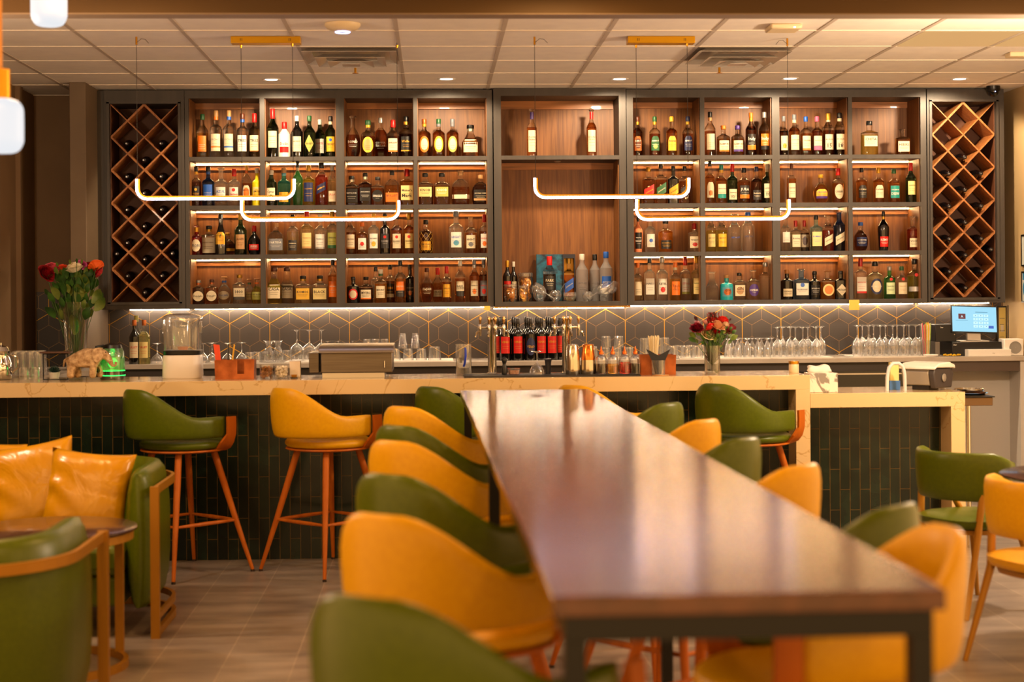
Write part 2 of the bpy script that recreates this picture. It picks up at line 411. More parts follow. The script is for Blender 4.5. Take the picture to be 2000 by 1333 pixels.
MB().box(xs[0], xs[3]+.05, YB-.18, YB-.13, ZB-.011, ZB-.001).build('strip_rail', BRASS, t)

# wine racks
def rack(lab, ox0, ox1, lx0, lx1, yt, yb, py_ref):
    t = thing('wine_rack', lab, 'wine rack')
    x0, x1, a, b = X(ox0), X(ox1), X(lx0), X(lx1); z1 = U(lx0, yt, YF).z; z0 = U(lx0, yb, YF).z
    yf = YF+.0
    mb = MB().box(x0, a, yf, YB, ZB, ZT).box(b, x1, yf, YB, ZB, ZT).box(a, b, yf, YB, z1, ZT).box(a, b, yf, YB, ZB, z0)
    e = .012
    mb.box(a-e*1.6, a-.0005, yf-.012, yf, z0-e, z1+e).box(b+.0005, b+e*1.6, yf-.012, yf, z0-e, z1+e).box(a-e*1.6, b+e*1.6, yf-.012, yf, z1+.001, z1+e*1.6).box(a-e*1.6, b+e*1.6, yf-.012, yf, z0-e*1.6, z0-.001)
    mb.build('frame', CABI, t)
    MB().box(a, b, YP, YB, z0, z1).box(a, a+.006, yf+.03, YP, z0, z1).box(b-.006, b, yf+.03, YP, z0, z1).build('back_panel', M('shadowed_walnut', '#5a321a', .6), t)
    g = MB(); glow(g, x0+(.12 if 'vase' in lab else .02), x1-.02, YB-.06, ZB); g.build('led_strip', STRIPW, t)
    hw = (b-a)/4; hh = (z1-z0)/12; mb = MB(); th = .011
    ang = math.atan2(hh, hw); nx, nz = math.sin(ang)*th, math.cos(ang)*th
    def slat(i0, j0, i1, j1, yo):
        p = (a+i0*hw, z1-j0*hh); q = (a+i1*hw, z1-j1*hh)
        s_ = 1 if (q[1]-p[1])*(q[0]-p[0]) < 0 else -1
        poly = [(p[0]+s_*nx*.98, p[1]+nz), (q[0]+s_*nx*.98, q[1]+nz), (q[0]-s_*nx*.98, q[1]-nz), (p[0]-s_*nx*.98, p[1]-nz)]
        poly = [(min(max(u, a+.0065), b-.0065), min(max(v, z0+.0005), z1-.0005)) for u, v in poly]
        mb.prism(poly, 'y', yf+.012+yo, YP-.06)
    for j in range(-4, 13, 2):        # going down to the far side
        i0, j0, i1, j1 = 0, j, 4, j+4
        if j0 < 0: i0 += -j0; j0 = 0
        if j1 > 12: i1 -= j1-12; j1 = 12
        if i1 > i0: slat(i0, j0, i1, j1, 0)
    for j in range(0, 17, 2):
        i0, j0, i1, j1 = 0, j, 4, j-4
        if j0 > 12: i0 += j0-12; j0 = 12
        if j1 < 0: i1 -= -j1; j1 = 0
        if i1 > i0: slat(i0, j0, i1, j1, .001)
    mb.build('lattice', SLAT, t)
    return a, z1, hw, hh
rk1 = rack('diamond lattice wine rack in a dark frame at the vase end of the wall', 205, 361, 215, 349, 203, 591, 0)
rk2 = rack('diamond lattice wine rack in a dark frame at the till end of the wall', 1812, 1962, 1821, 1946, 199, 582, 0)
# filler stile between the pier and the first rack
mb = MB().box(U(176, 300, YF).x, X(204.7), YF+.015, YB, ZB, ZT); struct(mb.build('trim_2', CABI))
DWINE = M('dark_wine_glass', '#07080a', .12, 0, .5); FOIL = M('wine_foil_cap', '#1b1618', .3, .4)
wb = thing('wine_bottle', 'x', 'wine bottle')
pr = [(.0, 0), (.034, 0), (.0375, .004), (.0375, .19), (.034, .205), (.02, .228), (.0145, .245), (.0145, .30), (0, .30)]
def lay(v): return Vector((v.x, -v.z, v.y))
mb = MB().lathe(pr[:-1]+[(.0145, .30)], seg=20).map(lay); mb.build('bottle_body', DWINE, wb, True)
mb = MB().lathe([(.0, .262), (.0152, .262), (.0152, .302), (.0125, .304), (.0, .304)], seg=16).map(lay); mb.build('foil_cap', FOIL, wb, True)
MB().lathe([(0, .3045), (.006, .3045), (.006, .3052), (0, .3052)], seg=12).map(lay).build('cap_seal', M('silver_seal', '#8f8a86', .3, .9), wb, True)
ordn = 'first second third fourth fifth sixth seventh eighth ninth tenth eleventh twelfth'.split()
used = False
for (rk, who, spots) in ((rk1, 'vase-end', [(1, 2), (3, 2), (2, 3), (1, 4), (3, 4), (2, 5), (1, 6), (3, 6), (2, 7), (1, 8), (3, 8), (0, 9), (4, 9), (2, 9), (1, 10), (3, 10), (2, 11)]),
                    (rk2, 'till-end', [(2, 3), (1, 4), (3, 4), (2, 5), (1, 6), (3, 6), (2, 7), (1, 8), (3, 8), (4, 9), (2, 9), (1, 10), (3, 10), (2, 11)])):
    a, z1, hw, hh = rk
    for (i, j) in spots:
        dd = {0: .048, 4: -.048}.get(i, 0)
        # resting in the lower corner of its diamond
        x = a+i*hw+dd; L_ = math.hypot(hw, hh); off = (.0375+.0125)*L_/hw
        z = z1-(j+1)*hh+off if i in (1, 2, 3) else z1-(j+1)*hh+off+.042
        col = {0: 'first', 1: 'second', 2: 'middle', 3: 'fourth', 4: 'last'}[i]
        lab = f'dark wine bottle lying in the {who} rack, {col} column, {ordn[j-1]} lattice row down'
        if not used: wb.location = (x, 12.36, z); wb['label'] = lab; wb['group'] = 'wine bottles lying in the racks'; used = True
        else: dup(wb, (x, 12.36, z), 0, lab, 'wine bottles lying in the racks')

# ---------------------------------------------------------------- bottles on the shelves
GL = {  # name: (kind, colour)
 'amber': ('g', (.62, .17, .02)), 'brown': ('g', (.36, .07, .012)), 'dark brown': ('g', (.10, .022, .008)), 'honey': ('g', (.85, .42, .05)), 'orange': ('g', (.95, .30, .02)),
 'pale gold': ('g', (.93, .80, .42)), 'clear': ('g', (.97, .97, .95)), 'smoky': ('g', (.45, .40, .33)), 'dark green': ('g', (.02, .06, .02)), 'green': ('g', (.05, .55, .12)),
 'teal': ('g', (.05, .5, .45)), 'turquoise': ('o', '#1fa3ae'), 'navy': ('g', (.01, .03, .16)), 'blue': ('g', (.12, .32, .8)), 'aqua': ('g', (.35, .7, .78)), 'red': ('g', (.7, .02, .02)),
 'ruby': ('g', (.55, .04, .02)), 'yellow': ('o', '#d8c51c'), 'lemon': ('g', (.88, .76, .08)), 'olive': ('g', (.62, .52, .06)), 'lime': ('g', (.55, .8, .1)), 'white': ('o', '#e6ddd0'), 'black': ('o', '#0a0908'),
 'pink': ('g', (.95, .55, .42)), 'coral': ('o', '#e0855a'), 'frosted': ('f', (.85, .87, .88)), 'pale green': ('g', (.78, .88, .6)), 'blush': ('g', (.96, .80, .70))}
CO = {'red': '#c4140e', 'orange': '#e2701a', 'cream': '#d2c3a2', 'white': '#dad4c6', 'black': '#100e0d', 'gold': '#c9962c', 'green': '#24582f', 'blue': '#1f58b0', 'navy': '#17224a', 'yellow': '#dca82c',
      'tan': '#b98a55', 'silver': '#a8a6a2', 'grey': '#6f7076', 'brown': '#5a2a14', 'purple': '#4a2f78', 'pink': '#d9577a', 'teal': '#178479', 'pale yellow': '#d6c07c', 'lime': '#a3a04a', 'turquoise': '#4f8fa0', 'cork': '#a8713c', 'dark': '#26221f', 'glass': '#dcdcd8', 'copper': '#b4642f'}
def colm(c): return M('paint_'+c.replace(' ', '_'), CO[c], .38, .55 if c in ('gold', 'silver', 'copper') else 0)
def glassm(g):
    k, c = GL[g]
    if k == 'o': return M('bottle_'+g, c, .12, 0, .5)
    c = tuple(v**.62 for v in c)
    if k == 'f':
        m = MG('glass_frosted', (.93, .94, .95), .5, 1.2); m.node_tree.nodes['Principled BSDF'].inputs['Transmission Weight'].default_value = .84; return m
    return MB_GLASS('bottle_glass_'+g.replace(' ', '_'), c, .015, 1.36 if min(c) > .5 else (1.36 if sum(c) > 1.2 else 1.42))
SHW = {'w': 'slim bottle', 'r': 'round bottle', 's': 'square bottle', 'f': 'broad flask', 'b': 'rounded bottle', 'k': 'tapered bottle', 't': 'slender bottle', 'c': 'conical bottle'}
def profile(sh, R, H):
    if sh == 'w': p = [(.9, 0), (1, .015), (1, .57), (.97, .61), (.8, .67), (.52, .72), (.37, .77), (.33, .82), (.34, .99)]; n, d = 2, 1
    elif sh == 't': p = [(.92, 0), (1, .015), (1, .60), (.9, .67), (.6, .74), (.42, .79), (.38, .84), (.38, .99)]; n, d = 2, 1
    elif sh == 'r': p = [(.9, 0), (1, .02), (1, .57), (.985, .60), (.9, .64), (.72, .67), (.5, .69), (.37, .72), (.33, .79), (.34, .99)]; n, d = 2, 1
    elif sh == 's': p = [(.93, 0), (1, .015), (1, .60), (.95, .65), (.7, .69), (.38, .72), (.34, .76), (.34, .99)]; n, d = 5, .82
    elif sh == 'f': p = [(.86, 0), (.95, .02), (1, .3), (1, .46), (.93, .58), (.75, .66), (.5, .715), (.3, .75), (.27, .79), (.27, .99)]; n, d = 3.2, .62
    elif sh == 'b': p = [(.55, 0), (.72, .02), (.92, .14), (1, .3), (.97, .42), (.82, .55), (.55, .65), (.36, .71), (.30, .76), (.30, .99)]; n, d = 2, .9
    elif sh == 'k': p = [(.72, 0), (.8, .015), (.95, .4), (1, .56), (.9, .64), (.55, .72), (.3, .78), (.26, .84), (.26, .99)]; n, d = 2, .9
    else: p = [(.93, 0), (1, .02), (1, .42), (.85, .5), (.6, .62), (.42, .72), (.38, .8), (.38, .99)]; n, d = 3.5, .95
    return [(r*R, z*H) for r, z in p], n, d
def smooth_prof(p, k=3):
    out = []
    for i in range(len(p)-1):
        p0 = p[max(i-1, 0)]; p1 = p[i]; p2 = p[i+1]; p3 = p[min(i+2, len(p)-1)]
        for j in range(k):
            u = j/k
            f = lambda a, b, c, d: .5*((2*b)+(-a+c)*u+(2*a-5*b+4*c-d)*u*u+(-a+3*b-3*c+d)*u**3)
            out.append((max(f(p0[0], p1[0], p2[0], p3[0]), .0005), f(p0[1], p1[1], p2[1], p3[1])))
    out.append(p[-1]); return out
def surf(prof, n, dr, s, z, off):
    """front surface point of a bottle at width s (m) and height z"""
    r = prof[0][0]
    for i in range(len(prof)-1):
        if prof[i][1] <= z <= prof[i+1][1]:
            u = (z-prof[i][1])/max(prof[i+1][1]-prof[i][1], 1e-6); r = prof[i][0]+(prof[i+1][0]-prof[i][0])*u
    r += off
    if n <= 2.2: a = max(-1.5, min(1.5, s/r)); return (r*math.sin(a), -r*dr*math.cos(a), z)
    x = max(-.985*r, min(.985*r, s)); return (x, -dr*r*(1-abs(x/r)**n)**(1/n), z)
def label_mesh(prof, n, dr, kind, s0, s1, z0, z1, text=None, lines=2, band=None, art=None):
    """materials: 0 paper, 1 ink, 2 accent"""
    mb = MB(); cx, cz = (s0+s1)/2, (z0+z1)/2; hw, hz = (s1-s0)/2, (z1-z0)/2
    sf = lambda s, z, o: surf(prof, n, dr, s, z, o)
    def patch(a0, a1, b0, b1, mi, o, kd='rect'):
        nu, nv = 8, 4; c_, d_ = (a0+a1)/2, (b0+b1)/2; p_, q_ = (a1-a0)/2, (b1-b0)/2
        if kd in ('oval', 'arch'): nv = 8
        b = len(mb.v)
        for j in range(nv+1):
            for i in range(nu+1):
                u = -1+2*i/nu; v = -1+2*j/nv
                if kd == 'oval': uu = u*math.sqrt(max(1-v*v/2, 0)); vv = v*math.sqrt(max(1-u*u/2, 0))
                elif kd == 'diamond': uu, vv = (u+v)/2, (v-u)/2
                elif kd == 'slant': uu, vv = u, v*.62+u*.38
                elif kd == 'arch': uu, vv = u*(1 if v < .2 else math.sqrt(max(1-((v-.2)/.8)**2*.75, 0))), v
                else: uu, vv = u, v
                mb.v.append(sf(c_+uu*p_, d_+vv*q_, o))
        for j in range(nv):
            for i in range(nu):
                k = b+j*(nu+1)+i; mb.f.append((k, k+1, k+nu+2, k+nu+1)); mb.m.append(mi)
    patch(s0, s1, z0, z1, 0, .0006, kind)
    if band: patch(s0, s1, z0+band[0]*(z1-z0), z0+band[1]*(z1-z0), 2, .0009)
    if art == 'disc': patch(cx-hw*.45, cx+hw*.45, cz-hw*.45, cz+hw*.45, 2, .001, 'oval')
    if art == 'oval': patch(cx-hw*.72, cx+hw*.72, cz-hz*.72, cz+hz*.72, 2, .001, 'oval')
    if art == 'top': patch(cx-hw*.35, cx+hw*.35, cz+hz*.35, cz+hz*.35+hw*.7, 2, .001, 'oval')
    if art == 'low': patch(cx-hw*.5, cx+hw*.5, cz-hz*.75, cz-hz*.05, 2, .001, 'oval')
    tz = cz+hz*.35 if art != 'top' else cz
    if text:
        ws = text.split('|')
        for i, w in enumerate(ws):
            vs, fs, h = text_mesh(w); sc = min(hw*1.72, .55*hz/h)
            if kind == 'slant': sc *= .9
            zz = (tz if kind not in ('oval', 'diamond') else cz)-i*sc*h*1.5
            sl = .38*hz/hw if kind == 'slant' else 0
            if kind == 'slant': zz = cz
            mb.add([sf(cx+a*sc, zz+b_*sc+sl*a*sc, .0015) for a, b_ in vs], fs, 1)
    for i in range(lines):
        zz = cz-hz*(.15+.25*i); w_ = hw*(.6 if i % 2 else .75)*(.6 if kind in ('oval', 'diamond') else 1)
        if kind == 'slant': continue
        patch(cx-w_, cx+w_, zz-.0008, zz+.0008, 1, .0012)
    return mb
# x, width, height (photo px), shape, glass, cap, neck wrap or '', label kind, label colour, word, ink, accent colour, options
BT = {}
BT[0] = [
 [(395.7,21,86,'w','honey','green','','rect','orange','','white','white',''),(422,23,93,'r','clear','tan','orange','rect','cream','OCHO','grey','orange','b.2.28'),(447.4,22,93,'r','clear','tan','blue','rect','cream','OCHO','grey','blue','b.2.28'),(473.7,22,87,'r','clear','brown','blue','rect','white','TRES','dark','black',''),(497.4,22,87,'r','pale gold','red','orange','rect','cream','TRES','dark','orange','b0.05')],
 [(533,21,96,'w','dark green','red','','rect','cream','LUXARDO','red','tan','L'),(555.7,22,70,'t','white','red','','rect','white','Dolin','red','red','b0.45'),(580.4,21,82,'w','black','white','','rect','cream','ABSENTE','dark','gold',''),(604.6,21,82,'w','dark green','green','','diamond','lime','GENEPY','dark','gold','L'),(625,20,77,'w','dark green','white','','rect','white','AVEZE','red','blue',''),(646,20,81,'w','dark green','black','cream','rect','yellow','FERNET','dark','blue','top')],
 [(689.6,27,80,'b','brown','glass','','rect','amberglass','BOND','white','','nolab'),(718.9,26,73,'r','brown','green','gold','oval','yellow','','brown','tan','art'),(743.6,25,80,'f','brown','silver','','rect','amberglass','COPPER|TAYLOR','white','','nolab'),(767.6,23,73,'r','brown','red','orange','rect','cream','WALKER','brown','orange','b0.12'),(793.3,25,80,'r','dark brown','black','gold','rect','black','Weller','gold','gold','b0.08')],
 [(828.8,23,75,'r','amber','copper','gold','oval','orange','','brown','cream','art'),(857,22,75,'r','amber','green','grey','oval','yellow','','brown','cream','art'),(884,22,75,'r','amber','grey','grey','oval','lime','','brown','cream','art'),(918.8,31,63,'c','amber','black','cream','rect','cream','RARE BREED','dark','','')],
 [(1245.4,18,78,'r','brown','brown','gold','arch','copper','AMRUT','white','brown','art'),(1279,20,78,'r','brown','green','gold','arch','green','AMRUT','white','lime','art2'),(1312,20,78,'r','amber','yellow','','arch','yellow','Amrut','brown','gold',''),(1343.6,20,78,'r','brown','navy','gold','arch','navy','AMRUT','white','gold','')],
 [(1387,20,87,'w','brown','black','tan','rect','cream','','dark','',''),(1413,24,60,'r','amber','orange','','rect','cream','RAMPUR','brown','orange','b0.15'),(1440.5,23,60,'r','amber','purple','','rect','cream','RAMPUR','brown','purple','b0.2'),(1467,20,85,'w','dark brown','orange','gold','rect','dark','Indy','white','orange','b0.3'),(1493,20,86,'w','orange','silver','','rect','orange','Indy','white','black','b0.25')],
 [(1531,17,78,'r','dark brown','grey','','rect','cream','','dark','gold','low'),(1551.5,20,81,'r','amber','grey','cream','rect','cream','LAGAVULIN','dark','',''),(1574,20,77,'r','amber','blue','','rect','cream','TALISKER','dark','orange','b0.12'),(1596,20,77,'r','brown','pink','','rect','cream','SINGLETON','red','pink','b0.3'),(1618,20,83,'t','brown','gold','cream','rect','cream','MACALLAN|15','dark','',''),(1640,20,84,'t','dark brown','black','cream','rect','cream','MACALLAN|18','dark','','')],
 [(1698,29,68,'s','olive','black','','rect','cream','CHITA','dark','','hi'),(1762.5,25,51,'s','amber','glass','','rect','cream','HIBIKI','dark','','')]]
BT[1] = [
 [(383.5,18,78,'r','dark brown','black','gold','rect','black','ANCHO','gold','yellow','top'),(407,22,78,'r','navy','black','blue','rect','blue','','white','white','L'),(432,24,74,'r','clear','glass','','rect','white','AZUL','blue','blue','b.0.35'),(457.5,22,73,'r','clear','red','','rect','white','Cachaca','red','red','top'),(481.8,18,80,'k','brown','yellow','orange','arch','cream','MIJENTA','brown','orange','art'),(502,18,74,'r','yellow','white','','rect','pale yellow','LIMON','dark','yellow','art')],
 [(530,20,70,'t','dark green','white','','rect','cream','Cynar','dark','green','low'),(554.7,23,74,'r','teal','tan','turquoise','rect','gold','','dark','','lowl'),(581.6,20,86,'k','green','black','cream','rect','green','','white','','nol'),(603,22,80,'r','lemon','gold','','rect','navy','GALLIANO','gold','','tall'),(628,23,84,'t','ruby','black','','slant','navy','APEROL','yellow','orange','hi'),(649,17,79,'w','pale gold','white','','rect','cream','LILLA','red','','lowl')],
 [(687,26,58,'s','dark brown','black','cream','rect','black','GENTLE JACK','white','','tall'),(713.6,23,64,'s','dark brown','black','cream','rect','black',"JACK DANIEL'S",'white','',''),(737.6,23,56,'s','brown','black','','oval','black','SINGLE','white','silver','L'),(766,28,68,'f','amber','black','','rect','orange','BULLEIT','dark','','lowl'),(795,26,71,'s','amber','red','red','rect','pale yellow',"Maker's|Mark",'dark','','')],
 [(830.7,28,63,'s','brown','black','','rect','pale yellow','KNOB','dark','','hi'),(863,28,63,'s','brown','black','','rect','lime','KNOB','white','','hi'),(899.6,32,67,'f','brown','tan','','rect','cream','','dark','','band'),(939,31,59,'f','dark brown','tan','','rect','black','DOUBLE OAKED','cream','tan','b0.2')],
 [(1267,22,72,'s','brown','gold','','slant','red','Johnnie','gold','',''),(1291,21,79,'s','brown','black','','slant','green','Johnnie','cream','',''),(1315,20,74,'s','black','black','','slant','gold','Johnnie','black','',''),(1337.2,20,74,'s','brown','black','','slant','dark','Johnnie','gold','','')],
 [(1386.8,17,84,'r','amber','black','','arch','cream','','brown','copper','low'),(1409,20,76,'r','amber','teal','yellow','rect','cream','SINGLETON','dark','teal','b0.3'),(1430.5,19,78,'r','dark green','red','','rect','cream','Glenfiddich|12','dark','','lowl'),(1453,23,70,'r','brown','black','','rect','dark','JURA','white','orange','b0.3'),(1477.5,20,72,'r','dark brown','navy','','rect','dark','Bushmills','cream','','lowl'),(1499,20,77,'r','dark green','white','cream','rect','cream','LAPHROAIG|10','dark','','')],
 [(1546,17,78,'r','amber','brown','','rect','cream',"DEWAR'S",'dark','gold',''),(1603,28,56,'b','amber','gold','','arch','yellow','CROWN','purple','purple','b0.25'),(1637,21,68,'r','amber','red','','oval','cream','CHIVAS','dark','red','')],
 [(1683,20,69,'r','amber','black','','arch','dark','BUSHMILLS','cream','gold',''),(1716,20,69,'r','amber','gold','','arch','cream','Bushmills','dark','',''),(1746,22,66,'r','amber','green','','rect','teal','TULLAMORE|DEW','white','orange',''),(1779,19,78,'w','dark green','red','gold','rect','pale yellow','JAMESON','green','red','L')]]
BT[2] = [
 [(384,21,57,'r','red','glass','gold','oval','cream','FIORI','grey','silver','big'),(408.5,28,58,'s','dark brown','black','gold','rect','cream','DISARONNO','brown','','big'),(431.5,20,80,'c','black','black','','arch','gold','f','dark','','hi'),(443.5,30,44,'b','dark brown','gold','','rect','gold','CHAMBORD','dark','','band'),(470,22,79,'w','dark green','yellow','','rect','tan','JAGER','brown','gold',''),(496.6,24,57,'b','black','red','red','rect','red','GRAND','white','cream','lowl')],
 [(539,30,62,'f','pale gold','tan','','rect','grey','PARTIDA','white','',''),(572,21,78,'r','pale gold','black','','rect','dark','TEREMANA','cream','','lowl'),(599.6,23,84,'r','pale gold','red','','rect','pale yellow','TEREMANA','tan','tan','b0.12'),(625.5,22,78,'r','clear','white','','rect','white','TEREMANA','grey','silver','b0.12'),(649,21,84,'r','pale green','gold','','rect','lime','UNION','dark','green','b0.2')],
 [(685,20,76,'w','brown','orange','','rect','cream','CRUZAN','brown','tan','b0.1'),(707.6,20,62,'r','amber','orange','','rect','white','','dark','red','disc'),(730,20,79,'r','clear','yellow','','rect','white','BACARDI','dark','yellow','low'),(752,19,79,'r','black','black','','rect','dark','BACARDI','silver','red','top'),(775,20,78,'r','brown','black','','rect','cream','BACARDI','dark','red','top'),(799,20,79,'r','amber','gold','','rect','pale yellow','BACARDI','brown','red','top')],
 [(832,24,66,'r','dark brown','black','','rect','gold','BRUGAL','dark','','lowl net'),(891,26,83,'r','clear','grey','','rect','white','HIGHT','blue','turquoise','low'),(919.5,22,71,'r','amber','tan','','rect','cream','HIGHT','dark','grey','low'),(946,18,76,'r','brown','red','','rect','white','HIGHT','red','orange','low')],
 [(1246.6,17,69,'k','coral','black','','rect','black','TEQUILA|ROSE','white','pink','tall'),(1270.5,19,71,'r','clear','glass','','rect','white','','grey','blue','disc'),(1300,26,64,'r','orange','black','','rect','black','WOODINVILLE','gold','','lowl'),(1356,22,56,'s','clear','red','','rect','cream','TENJAKU','dark','red','low')],
 [(1389,18,70,'t','lemon','white','','rect','pale yellow','ABSOLUT','dark','',''),(1410,20,70,'t','lemon','white','','rect','yellow','ABSOLUT','dark','',''),(1435,24,72,'t','clear','glass','','rect','white','ABSOLUT','blue','blue','nolab2'),(1461,24,77,'t','clear','blue','','rect','white','SVEDKA','navy','','nolab2')],
 [(1534.5,18,67,'t','clear','glass','','rect','white','','grey','','hi'),(1554,18,60,'s','pale green','red','','rect','cream','Bombay','dark','',''),(1571,16,61,'s','dark brown','red','','rect','cream','BOMBAY','dark','brown','art'),(1594,21,70,'s','aqua','black','','rect','pale yellow','BOMBAY','blue','blue',''),(1617,21,68,'t','ruby','glass','','slant','cream','WHITLEY','dark','',''),(1639,22,76,'t','navy','glass','','slant','cream','WHITLEY','dark','','')],
 [(1681,26,56,'b','dark brown','blue','','rect','navy','COURVOISIER','white','',''),(1725.5,21,77,'k','black','black','gold','rect','red','REMY','white','','lowl'),(1782.5,20,66,'r','ruby','glass','','rect','cream','VSOP','dark','','lowl')]]
BT[3] = [
 [(388,23,47,'s','dark brown','silver','orange','oval','cream','Don Julio','dark','',''),(414,22,48,'s','brown','brown','orange','oval','cream','Don Julio','dark','gold',''),(438,26,52,'b','clear','tan','blue','oval','cream','Don Julio','blue','',''),(468,24,57,'s','smoky','gold','','rect','cream','1800','dark','dark','b0.25'),(487,20,47,'b','clear','cork','green','rect','pale yellow','PATRON','dark','',''),(502,22,48,'b','olive','cork','orange','rect','lime','PATRON','dark','','')],
 [(536,27,71,'c','lemon','brown','','rect','cream','CASA','dark','','hi2'),(561,26,71,'c','smoky','brown','','rect','cream','CASA','dark','','hi2'),(592,29,54,'s','pale gold','black','yellow','rect','yellow','KOMOS','dark','','ribs'),(625,29,54,'s','smoky','black','gold','rect','pale yellow','BLACK','dark','',''),(650,18,85,'w','amber','black','','rect','orange','CAZCABEL','white','tan','')],
 [(690,22,51,'r','black','black','','oval','red','CHAMP','cream','cream','art'),(715,25,51,'r','dark brown','black','','rect','cream','MYERS','dark','orange','b0.12'),(734,17,70,'r','clear','black','','rect','white','','grey','',''),(743.5,22,65,'r','orange','white','green','rect','cream','MOUNT','dark','',''),(762,18,74,'r','dark brown','black','','rect','black','1888','gold','cream','b0.25'),(782,20,82,'r','amber','black','','rect','orange','BAYOU','cream','dark','b0.4'),(801,18,74,'r','black','black','','rect','dark','KRAKEN','cream','copper','low')],
 [(834,25,67,'b','brown','brown','','rect','amberglass','ELIJAH','cream','','nolab'),(855,22,67,'b','amber','red','','rect','cream','CRAIG','dark','red','lowl'),(872.5,18,70,'r','brown','red','yellow','rect','gold','WELLER','brown','',''),(899,19,81,'w','brown','white','','rect','cream','BASIL|HAYDEN','dark','dark','b0.35'),(926.5,18,83,'w','brown','grey','silver','rect','cream','JEFFERSON','dark','orange','low'),(945,17,83,'w','dark brown','grey','silver','rect','grey','JEFFERSON','red','red','low')],
 [(1246,17,74,'r','pale gold','orange','','rect','cream','','dark','','art0'),(1269,19,83,'s','clear','black','','rect','white','HAKU','dark','','hi2'),(1293.5,21,85,'r','clear','silver','','rect','white','KETEL','dark','red','low'),(1319,20,74,'r','honey','orange','cream','rect','orange',"Tito's",'brown','copper','disc'),(1338.6,19,85,'r','clear','red','','rect','white','STOLI','red','lime','b0.15'),(1361,19,86,'r','pale gold','gold','','rect','pale yellow','ELEPHANT','green','','')],
 [(1390.8,23,54,'c','clear','glass','','rect','white','','grey','','no'),(1419,24,49,'r','turquoise','tan','','rect','turquoise','GIN','dark','copper','oval'),(1444,22,53,'s','smoky','black','','rect','cream','GIN','dark','tan','oval'),(1471,23,57,'r','blush','glass','','oval','purple','OPIHR','white','orange',''),(1495,22,73,'s','blush','silver','','rect','white','','grey','','no ribs2')],
 [(1537,23,58,'r','black','cork','','rect','cream',"HENDRICK'S",'dark','','lowl'),(1565,27,58,'s','blue','glass','','rect','white','DRUMSHANBO','grey','blue','top'),(1591,22,55,'r','black','black','','rect','black','BULLDOG','white','',''),(1616,25,55,'s','orange','cork','','oval','pale yellow','','orange','orange','oval'),(1642,24,55,'s','black','black','','diamond','cream','ARTISAN','dark','','big')],
 [(1681,21,79,'s','blush','red','','rect','white','BEEFEATER','red','red','b0.12'),(1709,28,73,'r','pale green','black','','oval','navy','PLYMOUTH','white','cream','art'),(1737.5,21,63,'r','green','silver','','rect','pale green','TANQUERAY','dark','silver','seal'),(1761,21,63,'r','blush','green','','rect','cream','TANQUERAY','tan','','seal'),(1786,25,77,'r','lime','black','','rect','silver','','dark','','band seal')]]
CO['pale green'] = '#c7d7a6'
BAYS = ['vase-end bay', 'second vase-side bay', 'third vase-side bay', 'bay just before niche', 'bay just after niche', 'third till-side bay', 'second till-side bay', 'till-end bay']
ROWN = ['top', 'second', 'third', 'bottom']
BASEPX = [(306, 302), (402, 395.7), (497.5, 489.6), (594, 584.5)]
